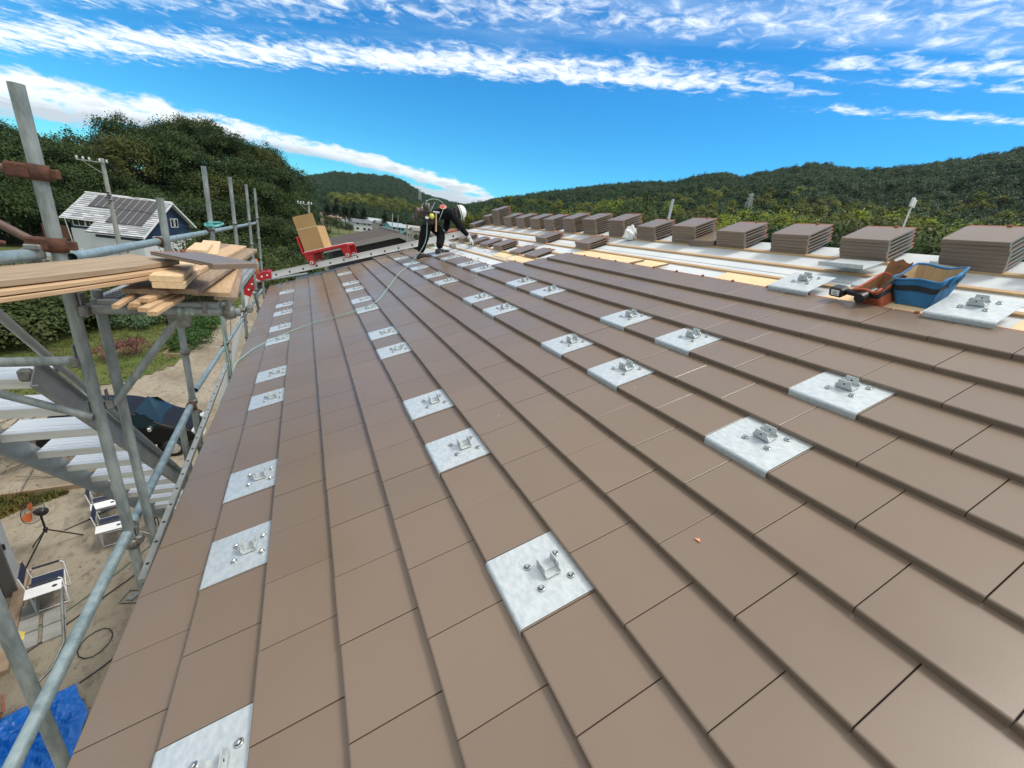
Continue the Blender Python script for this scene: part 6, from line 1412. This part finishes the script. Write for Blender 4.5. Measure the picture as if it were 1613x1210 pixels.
# khaki carton at the right edge, cropped by the frame
kb = thing('khaki_carton', RP(-.7, 18.1, HB), 'khaki carton with open flaps at the right edge beyond the last tile stack', 'box')
kh = mat('khaki_card', (.40, .34, .17), .8, var=.2, vscale=6); kg = mat('olive_print', (.10, .11, .04), .8)
mb = MB(); mb.box(RP(-.92, 18.35, HB + .05), (.17, .30, .11), ROOF_ROT, bev=.004); mb.build('carton', kh, kb)
mb = MB(); mb.box(RP(-.46, 18.25, HB + .15), (.15, .012, .13), ROOF_ROT @ Matrix.Rotation(.5, 3, 'X'), bev=.002); mb.box(RP(-.95, 17.98, HB + .14), (.012, .22, .10), ROOF_ROT @ Matrix.Rotation(.4, 3, 'Y'), bev=.002); mb.build('flap', kh, kb)
mb = MB(); mb.box(RP(-.75, 18.03, HB + .045), (.003, .12, .06), ROOF_ROT); mb.build('printed_panel', kg, kb)
# little block and offcut near the worker
mb = MB(); mb.box(RP(23.0, 12.95, HU + .06), (.10, .09, .075), ROOF_ROT @ rotz(.2), bev=.004); tag(rebase(mb.build('cardboard_block', MT['concrete']), RP(23.0, 12.95, HU + .02)), 'small grey block standing on the underlay by the worker\'s front foot', 'block', kind='thing')
mb = MB(); mb.box(RP(24.6, 11.6, HU + .012), (.36, .55, .008), ROOF_ROT @ rotz(.5)); tag(rebase(mb.build('metal_sheet', MT['zinc']), RP(24.6, 11.6, HU)), 'thin bright metal sheet behind the worker\'s feet', 'sheet')
mb = MB(); mb.box(RP(27.7, 14.6, HU + .09), (.22, .30, .16), ROOF_ROT, bev=.01); mb.box(RP(27.7, 14.6, HU + .19), (.25, .34, .05), ROOF_ROT, 1 and None, 0) if False else None
tag(rebase(mb.build('red_crate', MT['clay']), RP(27.7, 14.6, HU)), 'red brown crate of tile pieces beyond the worker\'s knee', 'crate')
mb = MB(); mb.prism([RP(-1.16, 7.42, -.0105), RP(-1.20, 7.47, -.0115), RP(-1.235, 7.43, -.0105)], EN * .006); tag(rebase(mb.build('clay_chip', mat('orange_clay_chip', (.75, .33, .17), .9)), RP(-1.18, 7.44, -.011)), 'small orange chip of clay lying on a tile near the big bracket plate', 'chip')
# lifeline
rope('lifeline', [(2.70, 6.62, 1.82), (2.66, 6.52, 1.35), RP(20.8, 9.2, .02), RP(19.4, 8.2, .012), RP(16.6, 6.9, .012), RP(14.75, 5.9, .012), RP(14.6, 4.4, .012), RP(14.95, 2.7, .012), RP(14.4, .9, .012), RP(13.6, .25, .012), RP(12.7, -.02, .006), RP(12.4, -.1, -.12), RP(12.3, -.15, -.8)], .005, 'pale green lifeline running from the worker down over the tiles to the eave')

# ------------------------------------------------------------------ the roofer
person = thing('person', RP(22.0, 10.4, -.01), 'roofer in black with a white helmet and loaded tool belt bending to lay a tile', 'person')
V = Vector
J = {'pelvis': V((2.80, 6.85, 1.745)), 'waist': V((2.92, 6.85, 1.835)), 'chest': V((3.08, 6.85, 1.885)), 'upchest': V((3.18, 6.85, 1.895)), 'neck': V((3.27, 6.84, 1.905)), 'head0': V((3.325, 6.83, 1.915)), 'head1': V((3.385, 6.825, 1.95)),
     'hipR': V((2.735, 6.76, 1.665)), 'kneeR': V((2.690, 6.74, 1.40)), 'ankR': V((2.635, 6.74, 1.140)), 'hipL': V((2.86, 6.94, 1.675)), 'kneeL': V((3.035, 6.80, 1.505)), 'ankL': V((2.955, 6.63, 1.265)),
     'shR': V((3.19, 6.68, 1.855)), 'elR': V((3.36, 6.61, 1.655)), 'wrR': V((3.49, 6.56, 1.52)), 'shL': V((3.19, 7.01, 1.865)), 'elL': V((3.20, 7.06, 1.62)), 'wrL': V((3.08, 6.93, 1.56))}
face = V((.60, -.12, -.79)).normalized(); crown = (J['head1'] - J['neck']).normalized()
J['nose'] = J['head0'].lerp(J['head1'], .5) + face * .118; J['chin'] = J['head0'] + face * .075 - crown * .02
J['earR'] = J['head0'].lerp(J['head1'], .35) + V((0, -.098, 0)); J['earL'] = J['head0'].lerp(J['head1'], .35) + V((0, .098, 0))
E_ = [('pelvis', 'waist'), ('waist', 'chest'), ('chest', 'upchest'), ('upchest', 'neck'), ('neck', 'head0'), ('head0', 'head1'), ('pelvis', 'hipR'), ('hipR', 'kneeR'), ('kneeR', 'ankR'), ('pelvis', 'hipL'), ('hipL', 'kneeL'), ('kneeL', 'ankL'),
      ('upchest', 'shR'), ('shR', 'elR'), ('elR', 'wrR'), ('upchest', 'shL'), ('shL', 'elL'), ('elL', 'wrL'), ('head1', 'nose'), ('head0', 'chin'), ('head0', 'earR'), ('head0', 'earL')]
RADI = {'pelvis': (.172, .145), 'waist': (.168, .140), 'chest': (.182, .150), 'upchest': (.165, .130), 'neck': .062, 'head0': (.088, .092), 'head1': (.082, .086), 'hipR': .122, 'hipL': .122, 'kneeR': .088, 'kneeL': .090, 'ankR': .066, 'ankL': .066,
        'shR': .084, 'shL': .084, 'elR': .058, 'elL': .058, 'wrR': .034, 'wrL': .034, 'nose': .014, 'chin': .036, 'earR': .016, 'earL': .016}
names = list(J); me = bpy.data.meshes.new('body_bones'); me.from_pydata([J[n] - person.location for n in names], [(names.index(a), names.index(b_)) for a, b_ in E_], [])
bo = bpy.data.objects.new('body_bones', me); COL.objects.link(bo); md = bo.modifiers.new('skin', 'SKIN'); md.use_smooth_shade = True; md.branch_smoothing = .6
for i, n_ in enumerate(names):
    r_ = RADI[n_]; me.skin_vertices[0].data[i].radius = r_ if isinstance(r_, tuple) else (r_, r_); me.skin_vertices[0].data[i].use_root = (n_ == 'pelvis')
bo.modifiers.new('sub', 'SUBSURF').levels = 2; bo.modifiers['sub'].render_levels = 2
bpy.context.view_layer.update(); dg = bpy.context.evaluated_depsgraph_get(); bme = bpy.data.meshes.new_from_object(bo.evaluated_get(dg)); bpy.data.objects.remove(bo)
bme.name = 'body'; bme.materials.clear(); bme.materials.append(MT['cloth_black']); bme.materials.append(MT['skin'])
for p in bme.polygons:
    c = p.center + person.location; p.use_smooth = True
    p.material_index = 1 if ((c - J['head0']).dot(crown) > -.035 and (c - J['head0']).length < .2) or (c - J['wrR']).length < .05 else 0
for v in bme.vertices:                                     # cloth folds at the joints and hem
    c = v.co + person.location
    if (c - J['head0']).length > .2: v.co += v.normal * (.010 * mnoise.noise(c * 14) + .006 * mnoise.noise(c * 31))
body = link('body', bme, parent=person)
# helmet
hc = J['head0'].lerp(J['head1'], .62); mb = MB()
mb.lathe([(.130, -.012), (.134, -.004), (.128, .004), (.124, .03), (.112, .068), (.085, .100), (.045, .120), (0, .126)], hc, crown, 24)
bk = face; bt2 = crown.cross(bk); mb.prism([hc + bk * .10 + bt2 * .09, hc + bk * .165 + bt2 * .05, hc + bk * .175, hc + bk * .165 - bt2 * .05, hc + bk * .10 - bt2 * .09], crown * -.008)
mb.build('helmet', mat('white_helmet', (.80, .81, .81), .25), person)
mb = MB(); mb.lathe([(.1305, .0), (.1285, .018)], hc, crown, 24); mb.path([J['earR'] + crown * .03, J['earR'] + face * .05 - crown * .03, J['chin'] + face * .035, J['earL'] + face * .05 - crown * .03, J['earL'] + crown * .03], .006, 6); mb.build('helmet_strap', mat('green_strap', (.03, .16, .09), .7), person)
mb = MB(); hh = J['head0'].lerp(J['head1'], .3); mb.lathe([(.094, -.045), (.100, -.02), (.101, .015)], hh - face * .012, crown, 20); mb.build('hair', MT['dark'], person)
mb = MB()
for s_ in (-1, 1): mb.lathe([(0, .0), (.011, .002), (.008, .008), (0, .010)], J['head0'].lerp(J['head1'], .62) + face * .084 + bt2 * s_ * .034, face, 8)
mb.build('eyes', MT['black'], person)
mb = MB(); mb.box(J['head0'].lerp(J['head1'], .12) + face * .100, (.042, .010, .008), Matrix((bt2, face, crown)).transposed(), bev=.003); mb.build('mouth', mat('lips', (.34, .13, .10), .6), person)
# gloved hands, five fingers each
def glove(wr, d, palm_n, curl, mt_):
    d = d.normalized(); n_ = (palm_n - d * palm_n.dot(d)).normalized(); s_ = d.cross(n_); mb = MB()
    mb.path([wr - d * .05, wr - d * .02, wr + d * .005], [.040, .038, .036], 10)
    mb.box(wr + d * .045, (.088, .034, .085), Matrix((s_, n_, d)).transposed(), bev=.013)
    for i, (o_, L) in enumerate(((-.034, .058), (-.011, .070), (.012, .066), (.034, .052))):
        p = wr + d * .085 + s_ * o_; pts = [p - d * .01]; a = 0; dd = d.copy()
        for k in range(3):
            a += curl * (1, .9, .7)[k] + .04 * i; dd = d * math.cos(a) + n_ * math.sin(a); p = p + dd * L * (.45, .32, .23)[k]; pts.append(p)
        mb.path(pts, [.0105, .0102, .0095, .0078], 8)
    p = wr + d * .03 - s_ * .040; pts = [p + s_ * .01]
    for k in range(3): p = p + (d * (.62 + .1 * k) - s_ * (.62 - .25 * k) + n_ * (.3 + .25 * k)).normalized() * (.030, .026, .020)[k]; pts.append(p)
    mb.path(pts, [.0135, .0125, .0115, .009], 8)
    return mb.build('glove', mt_, person)
gl = mat('grey_white_glove', (.56, .60, .58), .8, var=.2, vscale=30, bump=.2)
glove(J['wrR'] + V((.012, -.005, -.013)), J['wrR'] - J['elR'] + V((.02, -.02, -.04)), V((-.25, .25, -.9)), .32, gl)
glove(J['wrL'] + V((-.01, -.015, -.006)), J['wrL'] - J['elL'] + V((0, -.02, -.05)), V((.1, .2, -1)), .35, gl)
# shoes
for an, u_ in (('ankR', 0.25), ('ankL', -.15)):
    a = J[an]; fwd = V((.92, -.30 + u_ * .3, .30)).normalized(); side_ = V((0, 0, 1)).cross(fwd).normalized(); up = fwd.cross(side_); R = Matrix((fwd, side_, up)).transposed(); mb = MB(); secs = []
    for x, w, h0, h1 in ((-.085, .030, .0, .055), (-.07, .040, 0, .085), (-.02, .043, 0, .095), (.04, .044, 0, .070), (.10, .050, 0, .050), (.15, .046, 0, .040), (.178, .026, .004, .026)):
        o_ = a - up * .085 + fwd * x; secs.append([o_ + side_ * w * cx + up * (h0 + (h1 - h0) * cz) for cx, cz in ((-.9, 0), (-1, .35), (-.8, .8), (-.3, 1), (.3, 1), (.8, .8), (1, .35), (.9, 0))])
    for p, q in zip(secs, secs[1:]): mb.add(p + q, [(i, (i + 1) % 8, 8 + (i + 1) % 8, 8 + i) for i in range(8)], 0, True)
    mb.add(secs[0], [tuple(range(8))]); mb.add(secs[-1], [tuple(range(8))]); sh_ = mb.build('shoe', MT['black'], person)
    mb = MB(); mb.prism([s_[k] - up * .010 for s_ in (secs[0], secs[2], secs[4], secs[6]) for k in (0,)] + [s_[7] - up * .010 for s_ in (secs[6], secs[4], secs[2], secs[0])], up * .014); mb.build('sole', mat('pale_red_sole', (.55, .38, .35), .7), sh_)
# tool belt and what hangs on it
sp = (J['waist'] - J['pelvis']).normalized(); s2 = V((0, 1, 0)); s3 = sp.cross(s2); bc = J['pelvis'].lerp(J['waist'], .35)
mb = MB(); ring = lambda r1, r2, h: [bc + sp * h + s2 * r1 * math.cos(k * math.pi / 12) + s3 * r2 * math.sin(k * math.pi / 12) for k in range(24)]
a, b_ = ring(.205, .175, -.03), ring(.205, .175, .03); mb.add(a + b_, [(i, (i + 1) % 24, 24 + (i + 1) % 24, 24 + i) for i in range(24)], 0, True); a2, b2 = ring(.196, .166, -.03), ring(.196, .166, .03); mb.add(a + a2, [(i, (i + 1) % 24, 24 + (i + 1) % 24, 24 + i) for i in range(24)]); mb.add(b_ + b2, [(i, (i + 1) % 24, 24 + (i + 1) % 24, 24 + i) for i in range(24)])
tb_ = mb.build('tool_belt', MT['rubber'], person)
pm = mat('dark_leather_pouch', (.045, .032, .026), .75, var=.4, vscale=12, bump=.4); ym = mat('yellow_tape_case', (.62, .60, .06), .4)
def pouch(c, d, R, mt_, nm): mb = MB(); mb.box(c, d, R, bev=min(d) * .3); return mb.build(nm, mt_, tb_)
R0 = Matrix.Rotation(.35, 3, 'Y')
pouch(V((2.555, 6.78, 1.80)), (.10, .14, .22), R0 @ Matrix.Rotation(.3, 3, 'X'), mat('brown_grey_pouch', (.16, .125, .105), .7, var=.3), 'pouch')
mb = MB(); mb.path([V((2.53, 6.72, 1.90)), V((2.49, 6.70, 1.82)), V((2.51, 6.70, 1.73)), V((2.57, 6.72, 1.68))], .009, 8); mb.build('loop_strap', MT['black'], tb_)
pouch(V((2.655, 6.68, 1.85)), (.12, .10, .24), R0, pm, 'pouch'); pouch(V((2.78, 6.655, 1.76)), (.13, .09, .20), Matrix.Rotation(.2, 3, 'Y'), pm, 'pouch'); pouch(V((2.70, 6.64, 1.72)), (.09, .07, .16), Matrix.Rotation(-.2, 3, 'Y'), MT['black'], 'pouch')
mb = MB(); mb.lathe([(0, -.022), (.042, -.022), (.046, 0), (.042, .022), (0, .022)], V((2.775, 6.59, 1.80)), V((0, -1, .1)), 16); mb.build('tape_measure', ym, tb_)
mb = MB(); mb.box(V((2.69, 6.58, 1.765)), (.06, .02, .035), bev=.004); mb.build('label_tag', MT['white'], tb_)
pr = random.Random(4); mb = MB()
for k in range(15):
    p = V((2.60 + k * .014, 6.60 + pr.uniform(0, .1), 1.88 + pr.uniform(-.03, .05))); q = p + V((pr.uniform(-.04, .05), pr.uniform(-.04, .02), pr.uniform(.05, .12))); mb.path([p, q], .006, 6)
    if k % 3 == 0: mb.lathe([(.006, 0), (.016, .004), (.016, .014), (.006, .018)], q, V((pr.uniform(-1, 1), -1, .3)), 10)
mb.build('hand_tools', MT['steel'], tb_)
mb = MB()
for k in range(6): p = V((2.63 + k * .03, 6.585, 1.78 + pr.uniform(-.05, .1))); mb.path([p, p + V((pr.uniform(-.02, .02), 0, -.10))], .007, 6)
mb.build('tool_grips', MT['black'], tb_)
mb = MB(); mb.path([V((2.855, 6.60, 1.86)), V((2.868, 6.60, 1.55))], [.013, .016], 8); mb.build('hammer_handle', MT['wood'], tb_)
mb = MB(); mb.box(V((2.855, 6.60, 1.875)), (.12, .026, .028), bev=.006); mb.build('hammer_head', MT['steel'], tb_)
mb = MB(); c = V((2.86, 6.70, 1.99)); mb.path([c + V((.17 * math.cos(a) - .01, -.03 * math.sin(a), .10 * math.sin(a))) for a in [i * math.pi / 10 for i in range(11)]] + [V((2.69, 6.70, 1.9)), V((2.68, 6.66, 1.82))], .006, 6); mb.path([V((3.02, 6.69, 1.99)), V((2.955, 6.62, 1.85)), V((2.93, 6.64, 1.76))], .006, 6); mb.build('rope_loop', MT['green_rope'], tb_)
# round red badge on the shoulder blade
bcn = J['chest'].lerp(J['waist'], .25); bn = V((-.30, -.62, .80)).normalized(); ec = bcn + V((-.015, -.085, .095))
mb = MB(); mb.lathe([(0, .030), (.050, .028), (.052, .026)], ec, bn, 20); bd = mb.build('back_badge', mat('red_badge', (.62, .07, .05), .7), person)
mb = MB(); mb.lathe([(.050, .0285), (.058, .0275), (.060, .024)], ec, bn, 20); mb.build('badge_ring', mat('pale_pink_ring', (.75, .5, .42), .7), bd)

# ------------------------------------------------------------------ valley air
mb = MB(); mb.box((0, 700, 66), (3600, 3400, 150)); hz_ = mb.build('haze', [])
m = bpy.data.materials.new('valley_air'); m.use_nodes = True; n = m.node_tree.nodes; n.remove(n['Principled BSDF'])
pv_ = n.new('ShaderNodeVolumePrincipled'); pv_.inputs['Color'].default_value = (.75, .87, 1.0, 1); pv_.inputs['Density'].default_value = .00005; pv_.inputs['Anisotropy'].default_value = .3
m.node_tree.links.new(pv_.outputs[0], n['Material Output'].inputs['Volume']); hz_.data.materials.append(m); tag(hz_, kind='stuff')
